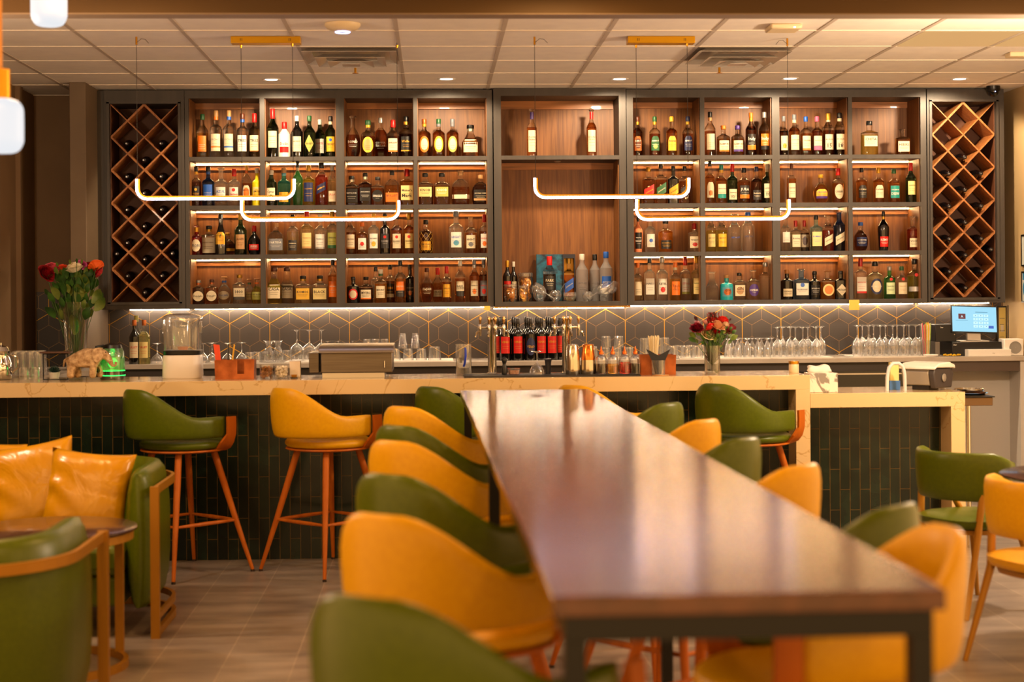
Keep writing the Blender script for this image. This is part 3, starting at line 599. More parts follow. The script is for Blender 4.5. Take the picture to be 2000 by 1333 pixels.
def bottle(x, Y, z, wpx, hpx, sh, gl, cap, neck, lk, lc, word, ink, acc, opt, label, group, rz=0, liq=True):
    k = dep(x, Y)/F; R = wpx*k/2*1.08; H = hpx*k
    t = thing('liquor_bottle', label, 'bottle', (x, Y, z), rz, group)
    prof, n, dr = profile(sh, R, H); prof = smooth_prof(prof, 2)
    gm = glassm(gl); see = GL[gl][0] == 'g'; cm = MB_GLASS('bottle_glass_upper', (.985, .985, .975), .01, 1.36, .02, .16)
    fill = H*random.uniform(.5, .72)
    if gl in ('clear', 'dark green', 'black', 'white', 'yellow', 'frosted', 'turquoise', 'blue', 'green', 'aqua', 'navy', 'red', 'teal') or not see: mif = lambda q: 0
    else: mif = lambda q: 0 if q < fill else 1
    mb = MB().lathe([(prof[0][0]*.4, .0)]+prof, seg=20 if n <= 2.2 else 28, n=n, dr=dr, mif=mif, cap=True)
    if 'ribs' in opt: mb.map(lambda v: Vector((v.x, v.y, v.z)) if v.z > .6*H else Vector((v.x*(1-.025*abs(math.sin(v.z*500+v.x*200))), v.y*(1-.04*abs(math.sin(v.z*500+v.x*200))), v.z)))
    mb.build('bottle_body', [gm, cm], t, True, sharp=50)
    rn = prof[-1][0]; c0 = {'red': .80, 'gold': .84}.get(cap, .87)
    if cap == 'glass' or cap in ('cork', 'tan') and sh in 'bs':
        cp = MB().lathe([(rn*.9, .965*H), (rn*1.5, .975*H), (rn*1.55, 1.0*H), (rn*1.3, 1.02*H), (rn*.4, 1.025*H)], seg=16, cap=True)
    else:
        if sh in 'bcs' and cap != 'red': c0 = .88
        cp = MB().lathe([(rn*1.08, c0*H), (rn*1.14, (c0+.01)*H), (rn*1.14, .985*H), (rn*.98, H)], seg=16, cap=True)
    if n > 2.2: cp.map(lambda v: Vector((v.x, v.y*dr, v.z)))
    cp.build('cap', MB_GLASS('bottle_glass_upper', (.985, .985, .975), .01, 1.36, .02, .16) if cap == 'glass' else colm(cap), t, True)
    if neck:
        nb = MB().lathe([(rn*1.07, .80*H), (rn*1.07, (c0 if cap != 'glass' else .95)*H)], seg=16)
        if n > 2.2: nb.map(lambda v: Vector((v.x, v.y*dr, v.z)))
        nb.build('neck_wrap', colm(neck), t, True)
    if 'nol' == opt or opt.startswith('no') and not word: return t
    zt, zb_ = .50, .14
    if sh in 'sc': zt = .54
    if opt == 'L': zt, zb_ = .54, .2
    if 'low' in opt and 'lowl' not in opt: pass
    if 'lowl' in opt: zt, zb_ = .36, .1
    if 'hi' in opt: zt, zb_ = .56, .26
    if opt == 'hi2': zt, zb_ = .52, .14
    if 'tall' in opt: zt, zb_ = .56, .1
    if 'band' in opt: zt, zb_ = .3, .18
    if 'big' in opt: zt, zb_ = .6, .08
    if 'mid' in opt: zt, zb_ = .57, .17
    wf = .8 if n <= 2.2 else .82
    if lk in ('oval', 'diamond'): wf = .82; zt, zb_ = .54, .12
    if 'band' in opt: wf = 1.2 if n <= 2.2 else .95
    band = None
    if opt.startswith('b.') or opt.startswith('b0'):
        q = opt[1:].split('.')
        if opt.startswith('b.'): band = (float('.'+q[1]), float('.'+q[2] if len(q) > 2 else .3))
        else: band = (0, float(opt[1:]))
    art = {'top': 'top', 'low': 'low', 'disc': 'disc', 'oval': 'oval', 'art': 'oval', 'art2': 'low', 'lowl': None}.get(opt)
    if sh == 'b': zt, zb_ = min(zt, .48), max(zb_, .16)
    if 'nolab' in opt or lc == 'amberglass':
        lm = label_mesh(prof, n, dr, 'rect', -R*wf, R*wf, zb_*H, zt*H, word, 2 if 'nolab' == opt else 0)
        keep = [i for i, q in enumerate(lm.m) if q != 0]
        lm.f = [lm.f[i] for i in keep]; lm.m = [0]*len(keep)
        lm.build('printed_label', colm(ink), t); return t
    lm = label_mesh(prof, n, dr, lk, -R*wf, R*wf, zb_*H, zt*H, word or None, 0 if ('band' in opt or lk == 'slant') else (2 if word else 3), band, art)
    lb = lm.build('label', [colm(lc), colm(ink), colm(acc) if acc else colm(ink)], t, True)
    if 'seal' in opt:
        q = surf(prof, n, dr, 0, .60*H, .001); MB().lathe([(R*.26, 0), (R*.26, .001)], (0, 0, 0), 14, cap=True).map(lambda v: Vector((q[0]+v.x, q[1]-v.z-.002, q[2]+v.y))).build('seal', colm('red'), t)
    if 'net' in opt:
        nb = MB()
        for q in range(8):
            for sg in (1, -1):
                pts = []
                for j in range(13):
                    zz = H*(.03+.6*j/12); r_ = abs(surf(prof, 2, 1, 0, zz, .0015)[1]); an = q*PI/4+sg*j*.2; pts.append((r_*math.cos(an), r_*math.sin(an), zz))
                nb.tube(pts, .0007, 4)
        nb.build('gold_net', colm('gold'), t)
    return t
for row in range(4):
    for cell in range(8):
        lst = BT[row][cell]; prev = None; back = False
        for i, d in enumerate(lst):
            x_, w_ = d[0], d[1]; Y = 12.20
            if d[3] in 'sc': Y = 12.205
            if prev and x_-w_/2 < prev[0]+prev[1]/2+.3: back = not back
            else: back = False
            if back: Y = 12.31
            prev = (x_, w_)
            by = BASEPX[row][0]+(BASEPX[row][1]-BASEPX[row][0])*(x_-370)/1430
            p = U(x_, by-20, Y); gname = d[4]; lcn = d[8]
            lk = {'rect': '', 'oval': 'oval ', 'diamond': 'diamond ', 'slant': 'slanted ', 'arch': 'arched '}[d[7]]
            if lcn == 'amberglass': ltxt = 'printed lettering'
            elif d[12].startswith('no') and not d[9]: ltxt = 'no label'
            else: ltxt = f'{lcn} {lk}label'
            capn = 'glass stopper' if d[5] == 'glass' else d[5]+' cap'
            lab = f'{gname} {SHW[d[3]]}, {ltxt}, {capn}, {ordn[i]} on {ROWN[row]} shelf, {BAYS[cell]}'
            if len(lab.replace(',', '').split()) > 16: lab = lab.replace(' bottle,', ',')
            bottle(p.x, Y, SH[row]+.0006, *d[1:4], *d[4:], lab, f'bottles on the {ROWN[row]} shelf')

for (px, nk, lab) in ((1039, 'purple', 'slim amber bottle with purple neck wrap and cream label, on the high niche shelf'), (1155.5, 'red', 'slim amber bottle with red neck wrap and cream label, on the high niche shelf')):
    p = U(px, 290, 12.2); bottle(p.x, 12.2, SH[0]+.0006, 18.5, 92, 'w', 'amber', 'glass', nk, 'rect', 'cream', 'DON|JULIANO', 'dark', '', 'tall', lab, 'bottles on the high niche shelf')

# ---------------------------------------------------------------- niche contents
NB = 589.5
def nb(px, w, h, Y, *a, lab='', group=None, rz=0):
    p = U(px, NB-20, Y); return bottle(p.x, Y, SH[3]+.0006, w, h, *a, lab, group, rz)
nb(991, 17, 80, 12.25, 'w', 'black', 'gold', '', 'rect', 'red', 'VERMOUTH', 'cream', 'gold', '', lab='black vermouth bottle with gold cap and red label, at the niche edge')
nb(1003, 15, 78, 12.36, 'w', 'black', 'white', '', 'rect', 'cream', '', 'dark', '', '', lab='black bottle with white cap behind the fruit jars in the niche')
nb(1073.5, 23, 88, 12.22, 't', 'dark brown', 'red', '', 'rect', 'dark', 'PARK', 'cream', '', 'hi', lab='dark bottle with red cap before the teal panel of the gift box')
nb(1137, 22, 92, 12.30, 't', 'frosted', 'white', '', 'rect', 'amberglass', 'BELVEDERE', 'grey', '', 'nolab', lab='frosted vodka bottle with white cap beside the gift box', group='frosted vodka bottles')
nb(1162, 20, 91, 12.34, 't', 'frosted', 'black', '', 'rect', 'amberglass', 'CHOPIN', 'grey', '', 'nolab', lab='frosted vodka bottle with black cap, middle of three', group='frosted vodka bottles')
nb(1184, 23, 96, 12.28, 't', 'frosted', 'blue', '', 'rect', 'blue', 'GREY GOOSE', 'white', 'white', 'b0.35', lab='frosted vodka bottle with blue cap and blue artwork', group='frosted vodka bottles')
a = U(1048.5, NB, 12.34); b = U(1099, 497, 12.34); c = U(1123, 497, 12.34)
t = thing('gift_box', 'open dark blue presentation box with teal swirled panel, standing in the niche', 'gift box', (0, 0, 0))
TEALP = MN('teal_swirl_print', '#0c2233', '#1c6a86', (1, 1, 1.6), 7, .4, dist=2.5)
mb = MB().box(a.x, b.x, 12.34, 12.39, SH[3]+.001, b.z); mb.build('printed_panel', [TEALP], t)
NAVY = M('dark_blue_card', '#20232f', .5)
MB().box(b.x, b.x+.008, 12.32, 12.41, SH[3]+.001, b.z).box(c.x-.008, c.x, 12.32, 12.41, SH[3]+.001, b.z).box(b.x+.008, c.x-.008, 12.32, 12.41, b.z-.03, b.z).box(b.x+.008, c.x-.008, 12.32, 12.41, SH[3]+.001, SH[3]+.012).build('case', NAVY, t)
MB().box(b.x+.008, c.x-.008, 12.40, 12.405, SH[3]+.012, b.z-.03).build('gold_lining', M('gold_card', '#c8912e', .35, .6), t)
q = (b.x+c.x)/2
bottle(q, 12.355, SH[3]+.0125, 20, 80, 's', 'honey', 'yellow', '', 'slant', 'blue', 'Johnnie', 'cream', '', '', 'honey square bottle, slanted blue label, displayed inside the open gift box', None)
# jars of dried fruit
FRUIT = MN('dried_orange_slice', '#eda52a', '#ffd468', ns=60, rough=.5); RIND = M('dried_rind', '#dc8a22', .6)
def jar(px, w, h, Y, label, n, r0):
    p = U(px, NB-10, Y); k = dep(p.x, Y)/F; R = w*k/2; H = h*k
    t = thing('fruit_jar', label, 'jar', (p.x, Y, SH[3]+.0006), 0, 'jars of dried fruit in the niche')
    MB().lathe([(.001, .002), (R*.92, .002), (R, .008), (R, H*.8), (R*.86, H*.87)], seg=24).build('glass_body', CLEARG, t, True)
    MB().lathe([(R*.9, H*.86), (R*.98, H*.87), (R*.98, H*.98), (R*.9, H)], seg=24, cap=True).build('lid', MT('clear_plastic_lid', (.9, .9, .88), edge=.7), t, True)
    mb = MB()
    for i in range(n):
        st = len(mb.v); rr = R*r0*random.uniform(.7, 1)
        mb.lathe([(rr*.88, -.0012), (rr*.88, .0012)], seg=12, cap=True, mi=0).lathe([(rr*.88, -.002), (rr, -.001), (rr, .001), (rr*.88, .002)], seg=12, mi=1)
        m_ = Matrix.Rotation(random.uniform(-1.3, 1.3), 3, 'X') @ Matrix.Rotation(random.uniform(-1.2, 1.2), 3, 'Y')
        an = random.random()*6.3; ra = random.random()**.5*(R-rr)*.9
        off = Vector((math.cos(an)*ra, math.sin(an)*ra, .012+(H*.74-.012)*(i+.5)/n))
        mb.map(lambda v: m_ @ v+off, st)
    o = mb.build('dried_fruit_slices', [FRUIT, RIND], t); o['kind'] = 'stuff'
jar(1026.5, 29, 56, 12.33, 'tall clear jar of dried orange wheels behind the low jars', 26, .72)
jar(997, 27, 34, 12.17, 'low clear jar of dried peel by the niche frame', 26, .5)
jar(1022, 18, 31, 12.18, 'small low jar of dried citrus between peel jar and glass globes', 14, .6)
def place(px, Y, z, dy=10): return U(px, NB-dy, Y).x
def globe(px, Y, R, label, kind):
    x = place(px, Y, 0); t = thing('globe_glass', label, 'glass', (x, Y, SH[3]+.0006), 0)
    if kind == 'ball':
        pr = [(.001, 0), (R*.5, .0005)]+[(R*math.sin(a_), R*.97-R*math.cos(a_)) for a_ in [.55+.2*i for i in range(11)]]
        MB().lathe(pr, seg=28).build('glass_bowl', THIN, t, True)
        MB().tube([(R*.75, 0, R*1.55), (R*1.15, -.004, R*2.25), (R*1.6, -.008, R*2.9)], .003, 8).build('glass_straw', THIN, t, True)
    elif kind == 'bowl':
        pr = [(.001, 0), (R*.5, .001)]+[(R*math.sin(a_), R*.95-R*math.cos(a_)) for a_ in [.6+.17*i for i in range(9)]]
        MB().lathe(pr, seg=28).build('glass_bowl', THIN, t, True)
        MB().lathe([(.001, .006), (R*.6, .006), (R*.85, R*.75), (.001, R*.75)], seg=20).build('drink_remains', MG('glass_pale_gold', (.93, .8, .42), .05), t, True)
    else:
        pr = [(.001, 0), (R*.5, .001)]+[(R*math.sin(a_), R*.98-R*math.cos(a_)) for a_ in [.55+.18*i for i in range(10)]]
        MB().lathe(pr, seg=28).build('glass_bowl', THIN, t, True)
        MB().tube([(-R*.6*math.cos(q_)-R*.5, 0, R*1.55+R*.75*math.sin(q_)) for q_ in [-1.2+.3*i for i in range(12)]], .0035, 8).build('handle', THIN, t, True)
globe(1055, 12.20, .052, 'round glass teapot-like globe with curved handle in the niche', 'hand')
globe(1084.5, 12.16, .046, 'clear spherical glass with a glass straw, before the gift box', 'ball')
globe(1113, 12.17, .050, 'open round glass bowl with a little pale drink, before the gift box', 'bowl')
globe(1148, 12.18, .040, 'small clear glass sphere before the frosted bottles', 'ball')
def wineglass(mb, R, H, r_f=None):
    """upright stemmed glass profile, single sheet"""
    rf = r_f or R*.85
    return mb.lathe([(.001, .003), (rf*.5, .003), (rf, .0005), (rf, .0015), (rf*.4, .006), (.0045, .014), (.0035, H*.25), (.004, H*.42), (R*.35, H*.46), (R*.8, H*.54), (R, H*.66), (R*.97, H*.8), (R*.82, H)], seg=24)
for (px, tilt, yaw, lab) in ((1070, -1.0, .2, 'stemmed glass leaning over the glass globes, nearer the vermouth'), (1160, 1.0, .1, 'stemmed glass leaning toward the gift box before frosted bottles'), (1186, .95, .9, 'stemmed glass leaning by the inner niche side')):
    x = place(px, 12.15, 0); t = thing('wine_glass', lab, 'glass', (x, 12.12, SH[3]+.05), yaw, 'glasses leaning in the niche'); t.rotation_euler = (0, tilt, yaw)
    wineglass(MB(), .036, .19).map(lambda v: v-Vector((0, 0, .06))).build('glass_body', THIN, t, True)

# ---------------------------------------------------------------- pendants, ceiling fittings
WIRE = M('dark_wire', '#2a2420', .5)
def ulamp(pxa, pxb, ytop, ybot, Y, wires, lab):
    A = U(pxa, ytop, Y); B = U(pxb, ytop, Y); bz = U((pxa+pxb)/2, ybot, Y).z
    t = thing('linear_pendant_lamp', lab, 'pendant lamp', (0, 0, 0), 0, 'u-shaped led pendants over the bar')
    R = .055; pts = [Vector((A.x, Y, A.z)), Vector((A.x, Y, bz+R))]
    for i in range(1, 7):
        an = PI+PI/2*i/6; pts.append(Vector((A.x+R+R*math.cos(an), Y, bz+R+R*math.sin(an))))
    pts.append(Vector((B.x-R, Y, bz)))
    for i in range(1, 7):
        an = -PI/2+PI/2*i/6; pts.append(Vector((B.x-R+R*math.cos(an), Y, bz+R+R*math.sin(an))))
    pts.append(Vector((B.x, Y, B.z)))
    cx = (A.x+B.x)/2
    def off(pl, d):
        o_ = []
        for i, p in enumerate(pl):
            tt = (pl[min(i+1, len(pl)-1)]-pl[max(i-1, 0)]).normalized(); n_ = Vector((-tt.z, 0, tt.x)); o_.append(p+n_*d)
        return o_
    MB().tube(off(pts, .0045), 0, flat=(.017, .006)).build('brass_channel', BRASS, t)
    MB().tube(off(pts, -.004), .0075, 10).build('diffuser_tube', TUBE, t, True)
    for (px, hook) in wires:
        P_ = A if abs(px-pxa) < abs(px-pxb) else B
        w = MB().tube([(P_.x, Y, P_.z), (P_.x, Y, CEIL-.03)], .0016, 6).build('wire', WIRE, t)
        if hook:
            MB().lathe([(.006, CEIL-.05), (.006, CEIL-.004)], (P_.x, Y, 0), 10, cap=True).build('wire_gripper', BRASS, t)
            s_ = 1 if hook > 0 else -1
            MB().tube([(P_.x, Y-.004, CEIL-.04), (P_.x+s_*.03, Y-.01, CEIL-.016), (P_.x+s_*.055, Y-.02, CEIL-.022), (P_.x+s_*.075, Y-.03, CEIL-.045)], .0014, 6).build('loose_wire_end', WIRE, t)
        else:
            MB().lathe([(.005, CEIL-.06), (.008, CEIL-.044)], (P_.x, Y, 0), 10, cap=True).build('wire_gripper', BRASS, t)
YL1 = 9.62
ulamp(268.5, 573, 350, 387, YL1, ((268, 1), (573, 0)), 'u-shaped led pendant crossing before the vase-end wine rack, higher of its pair')
ulamp(473, 777.5, 392, 428, YL1+.06, ((473, 0), (777, 0)), 'u-shaped led pendant nearer the room middle on the vase half, hung lower')
ulamp(1046, 1344, 348, 384, YL1, ((1046, 1), (1344, 0)), 'u-shaped led pendant crossing before the niche, higher of its pair')
ulamp(1244.5, 1540, 390, 427, YL1+.06, ((1244, 0), (1540, -1)), 'u-shaped led pendant on the till half, hung lower of its pair')
for (pa, pb, lab) in ((451, 587, 'long yellow brass ceiling canopy holding wires on the vase half'), (1226, 1357, 'long yellow brass ceiling canopy holding wires on the till half')):
    a = U(pa, 80, YL1); b = U(pb, 80, YL1)
    t = thing('ceiling_canopy', lab, 'lamp canopy', ((a.x+b.x)/2, YL1+.03, CEIL), 0, 'brass canopies of the pendants')
    h = (b.x-a.x)/2; MB().box(-h, h, -.045, .045, -.042, -.002).build('canopy_box', M('yellow_brass', '#e0a81c', .3, .7), t, bevel=.002)
    MB().box(-h+.055, -h+.058, -.0458, -.045, -.03, -.014).box(-h+.064, -h+.067, -.0458, -.045, -.03, -.014).box(h-.067, h-.064, -.0458, -.045, -.03, -.014).box(h-.058, h-.055, -.0458, -.045, -.03, -.014).build('vent_slots', BLACK, t)
# opal pendants near the camera
OPAL = ME('opal_lamp_glass', '#dfe3e8', .95)
def opal(px, Y, zb_, R, H, lab, cord=True):
    x = U(px, 200, Y).x; t = thing('opal_pendant', lab, 'pendant lamp', (x, Y, zb_), 0, 'opal glass pendants')
    pr = [(.001, 0), (R*.55, .002), (R*.82, H*.07), (R*.98, H*.2), (R, H*.3), (R, H*.72), (R*.95, H*.86), (R*.75, H*.96), (R*.42, H)]
    MB().lathe(smooth_prof(pr, 2), seg=28).build('opal_glass', OPAL, t, True)
    MB().lathe([(R*.42, H-.002), (R*.42, H+.10), (R*.15, H+.104)], seg=20, cap=True).build('brass_holder', BRASS, t, True)
    MB().tube([(0, 0, H+.1), (0, 0, 3.0-zb_)], .006, 8).build('cord', M('gold_cord', '#c98a3c', .5), t)
opal(97, 7.0, U(97, 52, 7.0).z, .075, .19, 'opal capsule pendant lamp hanging highest, before the brown beam')
opal(2, 5.7, U(3, 300, 5.7).z, .075, .188, 'opal capsule pendant lamp with brass neck, hanging lower')
# downlights
LITE = ME('downlight_lens', '#fff4e4', 9)
for i, (px, py) in enumerate(((530, 155), (872, 154), (1210, 154), (1543, 153), (1874, 154))):
    p = UZ(px, py, CEIL); w_ = ['at the vase end', 'second from the vase end', 'over the niche', 'second from the till end', 'at the till end'][i]
    t = thing('ceiling_downlight', f'small round recessed downlight {w_} of the ceiling row', 'downlight', (p.x, p.y, CEIL), 0, 'recessed downlights before the shelves')
    MB().lathe([(.043, -.001), (.062, -.006), (.066, -.002), (.066, 0)], seg=28).build('trim_ring', WHITE, t, True)
    MB().lathe([(.001, -.003), (.044, -.003)], seg=24).build('lens', LITE, t, True)
    light('downlight_beam', 'SPOT', (p.x, p.y, CEIL-.02), 85, (1, .74, .46), .035, rot=(math.radians(26), 0, 0), spot=math.radians(128), blend=.3)
# air diffusers
for (x0, lab) in ((-.805, 'square chrome air diffuser in the ceiling above the vase half'), (1.633, 'square chrome air diffuser in the ceiling above the till half')):
    xc, yc = x0+.305, 10.01+.305; t = thing('air_diffuser', lab, 'ceiling vent', (xc, yc, CEIL), 0, 'chrome ceiling air diffusers')
    MB().box(-.29, .29, -.29, .29, -.006, -.001).build('base_plate', M('diffuser_shadow', '#a89c90', .3, .6), t)
    for (h0, h1, z0, z1) in ((.29, .24, -.006, -.03), (.215, .16, -.028, -.055), (.14, .06, -.045, -.07)):
        mb = MB().lathe([(h1*1.0, z0), (h0, z1), (h0, z1+.002), (h1, z0+.002)], seg=4).map(lambda v: Vector(((v.x-v.y), (v.x+v.y), v.z)))
        mb.build('louver_ring', M('satin_diffuser', '#d8d0c6', .25, .45), t)
    MB().box(-.055, .055, -.055, .055, -.075, -.072).build('centre_plate', M('satin_diffuser', '#d8d0c6', .25, .45), t)
for (px, py, lab) in ((694, 128, 'small fire sprinkler head below the air diffuser on the vase half'), (1405, 128, 'small fire sprinkler head below the air diffuser on the till half')):
    p = UZ(px, py, CEIL); t = thing('fire_sprinkler', lab, 'sprinkler', (p.x, p.y, CEIL), 0, 'ceiling sprinklers')
    MB().lathe([(.04, -.001), (.036, -.008), (.012, -.01)], seg=20, cap=True).build('escutcheon', CHROME, t, True)
    MB().lathe([(.008, -.05), (.008, -.01)], seg=10, cap=True).lathe([(.02, -.052), (.02, -.05)], seg=14, cap=True).build('sprinkler_frame', BRASS, t)
p = UZ(669, 46, CEIL); t = thing('smoke_detector', 'round white ceiling dome with a glowing blue-white arc', 'ceiling sensor', (p.x, p.y, CEIL))
MB().lathe([(.10, -.001), (.10, -.012), (.085, -.03), (.05, -.045), (.001, -.05)], seg=32).build('dome', M('ivory_plastic', '#e6d2ac', .4), t, True)
MB().lathe([(.030, -.0485), (.042, -.0485), (.042, -.051), (.03, -.051), (.03, -.0485)], seg=28).build('light_ring', ME('blue_status_light', '#9fb4ff', 6), t)
p = UZ(1530, 50, CEIL); t = thing('wireless_router', 'square ivory wireless box on the ceiling with tiny blue light', 'ceiling sensor', (p.x, p.y, CEIL))
MB().box(-.09, .09, -.09, .09, -.03, -.001).build('housing', MC['ivory_plastic'], t, bevel=.01)
MB().box(.04, .05, -.0905, -.09, -.026, -.02).build('status_light', MC['blue_status_light'], t)
p = UZ(1992, 103, CEIL); t = thing('emergency_box', 'small yellow-lit ivory box on the ceiling at the till-side wall', 'ceiling sensor', (p.x-.02, p.y, CEIL))
MB().box(-.06, .06, -.05, .05, -.03, -.001).build('housing', MC['ivory_plastic'], t, bevel=.006)
for i, lab in enumerate(('flat cream ceiling light panel nearer the air diffuser', 'flat cream ceiling light panel beside the till-side wall')):
    x0 = -.805+.6096*(6+i); o = MB().box(x0+.02, min(x0+.59, XR-.01), 9.42, 9.99, CEIL-.006, CEIL-.002).build('ceiling_light_panel', ME('cream_panel_glow', '#ffc47c', .55)); tag(o, lab, 'ceiling light', 'flat ceiling light panels')  # unlit panels: weak emission stands in for light on cream plastic
# camera dome
p = U(1940, 178, 12.0); t = thing('security_camera', 'black dome security camera at the top corner over the till-end rack', 'camera', (p.x, 12.0, p.z))
MB().lathe([(.045, 0), (.05, .01), (.05, .045), (.045, .05)], seg=24, cap=True).build('camera_base', BLACK, t, True)
MB().ball((0, -.004, -.002), .04).build('lens_dome', M('dark_dome', '#05060a', .05), t, True)
MB().ball((0, -.044, -.008), .004).build('status_light', MC['blue_status_light'], t)
# loose wiring on top of the cabinets
for (pa, pb, lab) in ((700, 960, 'dark loose cable lying along the top of the vase-side cabinet'), (965, 1340, 'dark loose cable lying along the top over the niche')):
    pts = []
    for i in range(40):
        q = pa+(pb-pa)*i/39; pts.append((X(q), YF+.05+.02*math.sin(i*1.3), ZT+.008+.006*math.sin(i*2.1+pa)+.006))
    pts = [(x_, y_, z_+.004) for x_, y_, z_ in pts]
    tag(MB().tube(pts, .003, 6).build('loose_cable', WIRE, smooth=True), lab, 'cable', 'cables above the cabinets')
# notes stuck under the cabinets
for (pa, pb, ya, yb, lab) in ((1657, 1677, 586, 606, 'square yellow sticky note hanging under the till-side cabinet'), (945, 957, 598, 606, 'small yellow and white tag under the vase-side cabinet by the niche')):
    a = U(pa, yb, YF-.004); b = U(pb, ya, YF-.004)
    tag(MB().box(a.x, b.x, YF-.024, YF-.0225, a.z, b.z).build('sticky_note', M('yellow_note_paper', '#e8c85a', .7)), lab, 'note', 'notes under the cabinets')

# ---------------------------------------------------------------- back counter
YC = 11.87; ZC = 1.072
COUNTER = MN('pale_worktop', '#a89e92', '#b4aaa0', ns=4, rough=.25)
xe = XR-.005; xl = XL+.01
PR = U(168, 300, 11.7).x+.001
tag(MB().box(PR, xe, YC, YW-.013, ZC-.035, ZC).build('back_counter', COUNTER, bevel=.003), 'long pale grey worktop running along the hexagon tiled back wall', 'counter')
def XC(px, Y=YC): return U(px, 700, Y).x
t = thing('under_counter_fridge', 'long dark back bar fridge unit below the pale worktop', 'fridge', (0, 0, 0))
xs_ = [PR+.02, XC(480), XC(760), XC(1100), XC(1480), XC(1840)]
MB().box(xs_[0], xs_[-1], YC+.06, YW-.02, .1, ZC-.036).build('carcass', M('brown_black_metal', '#2e2420', .4), t)
for i in range(5):
    d = MB().box(xs_[i]+.01, xs_[i+1]-.01, YC+.03, YC+.06, .15, ZC-.10).build('door', M('fridge_black_glass', '#0c0e14', .15), t)
    MB().box(xs_[i]+.1, xs_[i+1]-.1, YC+.02, YC+.029, ZC-.125, ZC-.115).build('handle', STEEL, d)
t = thing('white_base_cabinet', 'plain white cabinet panels under the worktop at the till end', 'cabinet')
a = XC(1862); b = XC(1930)
MB().box(a, xe, YC+.25, YC+.29, 0.0, ZC-.036).build('back_board', M('grey_white_board', '#b8b4ae', .6), t)
MB().box(xe-.07, xe, YC+.02, YC+.25, 0.0, ZC-.036).build('side_board', M('white_board', '#c8c4be', .5), t)
MB().box(a, xe-.071, YC+.03, YC+.06, ZC-.11, ZC-.036).build('top_rail', M('brown_rail', '#54463c', .5), t)
# small return counter at the vase end
RX = XL+.037
tag(MB().box(RX, XC(120, 10.6), 10.45, 11.0, ZC-.035, ZC-.002).box(RX, XC(190, 11.2), 11.0, 11.69, ZC-.035, ZC-.002).box(RX, XC(115, 10.6)-.05, 10.5, 11.68, .0, ZC-.036).build('side_counter', COUNTER), 'short pale side counter along the vase-end wall with glasses on it', 'counter')

# ---------------------------------------------------------------- the bar
YS = 9.57; YT = 9.77
def MARB():
    m, t, b = newmat('warm_quartz'); N = t.nodes; L = t.links
    tc = N.new('ShaderNodeTexCoord'); nz = N.new('ShaderNodeTexNoise'); nz.inputs['Scale'].default_value = 1.6; nz.inputs['Detail'].default_value = 8; nz.inputs['Distortion'].default_value = 1.6
    ma = N.new('ShaderNodeMath'); ma.operation = 'SUBTRACT'; ma.inputs[1].default_value = .5; ab = N.new('ShaderNodeMath'); ab.operation = 'ABSOLUTE'
    cr = N.new('ShaderNodeValToRGB'); cr.color_ramp.elements[0].color = srgb('#b89660'); cr.color_ramp.elements[1].color = srgb('#d6bc8e')
    cr.color_ramp.elements[0].position = 0; cr.color_ramp.elements[1].position = .007
    L.new(tc.outputs['Object'], nz.inputs['Vector']); L.new(nz.outputs[0], ma.inputs[0]); L.new(ma.outputs[0], ab.inputs[0]); L.new(ab.outputs[0], cr.inputs[0]); L.new(cr.outputs[0], b.inputs['Base Color'])
    b.inputs['Roughness'].default_value = .12; return m
QZ = MARB()
TILE = MBRICK('green_zellige_tile', '#0b1610', '#14241a', '#57431f', .245, .061, .0022, (2, 0), .2, .5, 9, (1, 1, 1), .75, .5, spec=.4)
p1 = U(1582, 740, YS); zb1 = U(800, 741.5, YS).z; zs = U(300, 777, YS).z
ZBAR = 1.070; TH = .085
xr = p1.x; xl_ = XL+.2
t = thing('bar_counter', 'long high bar with veined cream quartz top and dark green tiled front', 'bar counter')
MB().box(XL+.13, xr, YS, 10.17, ZBAR-TH, ZBAR).box(xr-.085, xr, YS, 10.17, 0, ZBAR-TH+.0005).build('quartz_top', QZ, t, bevel=.002)
MB().box(XL+.13, xr-.086, YT, YT+.12, 0, ZBAR-TH-.001).build('tiled_front', TILE, t)
MB().box(XL+.13, xr-.086, YT+.121, 10.16, .0, ZBAR-TH-.001).build('service_side', M('bar_carcass', '#2a2522', .5), t)
p2 = U(1885, 766, YS); p3 = U(1700, 768, YS)
ZLOW = p3.z; xr2 = p2.x
t = thing('low_bar_counter', 'lower bar section with veined quartz frame and green tiles, at the till end', 'bar counter')
MB().box(xr+.001, xr2, YS, 10.17, ZLOW-.085, ZLOW).box(xr2-.085, xr2, YS, 10.17, 0, ZLOW-.0845).build('quartz_top', QZ, t, bevel=.002)
MB().box(xr+.001, xr2-.086, YT, YT+.12, 0, ZLOW-.086).build('tiled_front', TILE, t)
MB().box(xr+.001, xr2-.086, YT+.121, 10.16, 0, ZLOW-.086).build('service_side', MC['bar_carcass'], t)
# steel side table at the end of the bar
a = UZ(1884, 770, .93); t = thing('steel_side_stand', 'narrow brown topped steel stand at the till end of the bar', 'side table', (0, 0, 0))
x0, x1 = xr2+.02, U(1938, 778, 9.75).x
MB().box(x0, x1, 9.74, 10.2, .865, .915).build('table_top', M('bronze_band', '#6a5238', .35, .6), t, bevel=.003)
MB().box(x0, x1+.01, 9.73, 10.21, .916, .922).build('black_mat', BLACK, t)
for x in (x0+.025, x0+.075): MB().tube([(x, 9.8, 0), (x, 9.8, .865)], .014, 12).build('leg', CHROME, t, True)
ZB_ = ZBAR+.0006

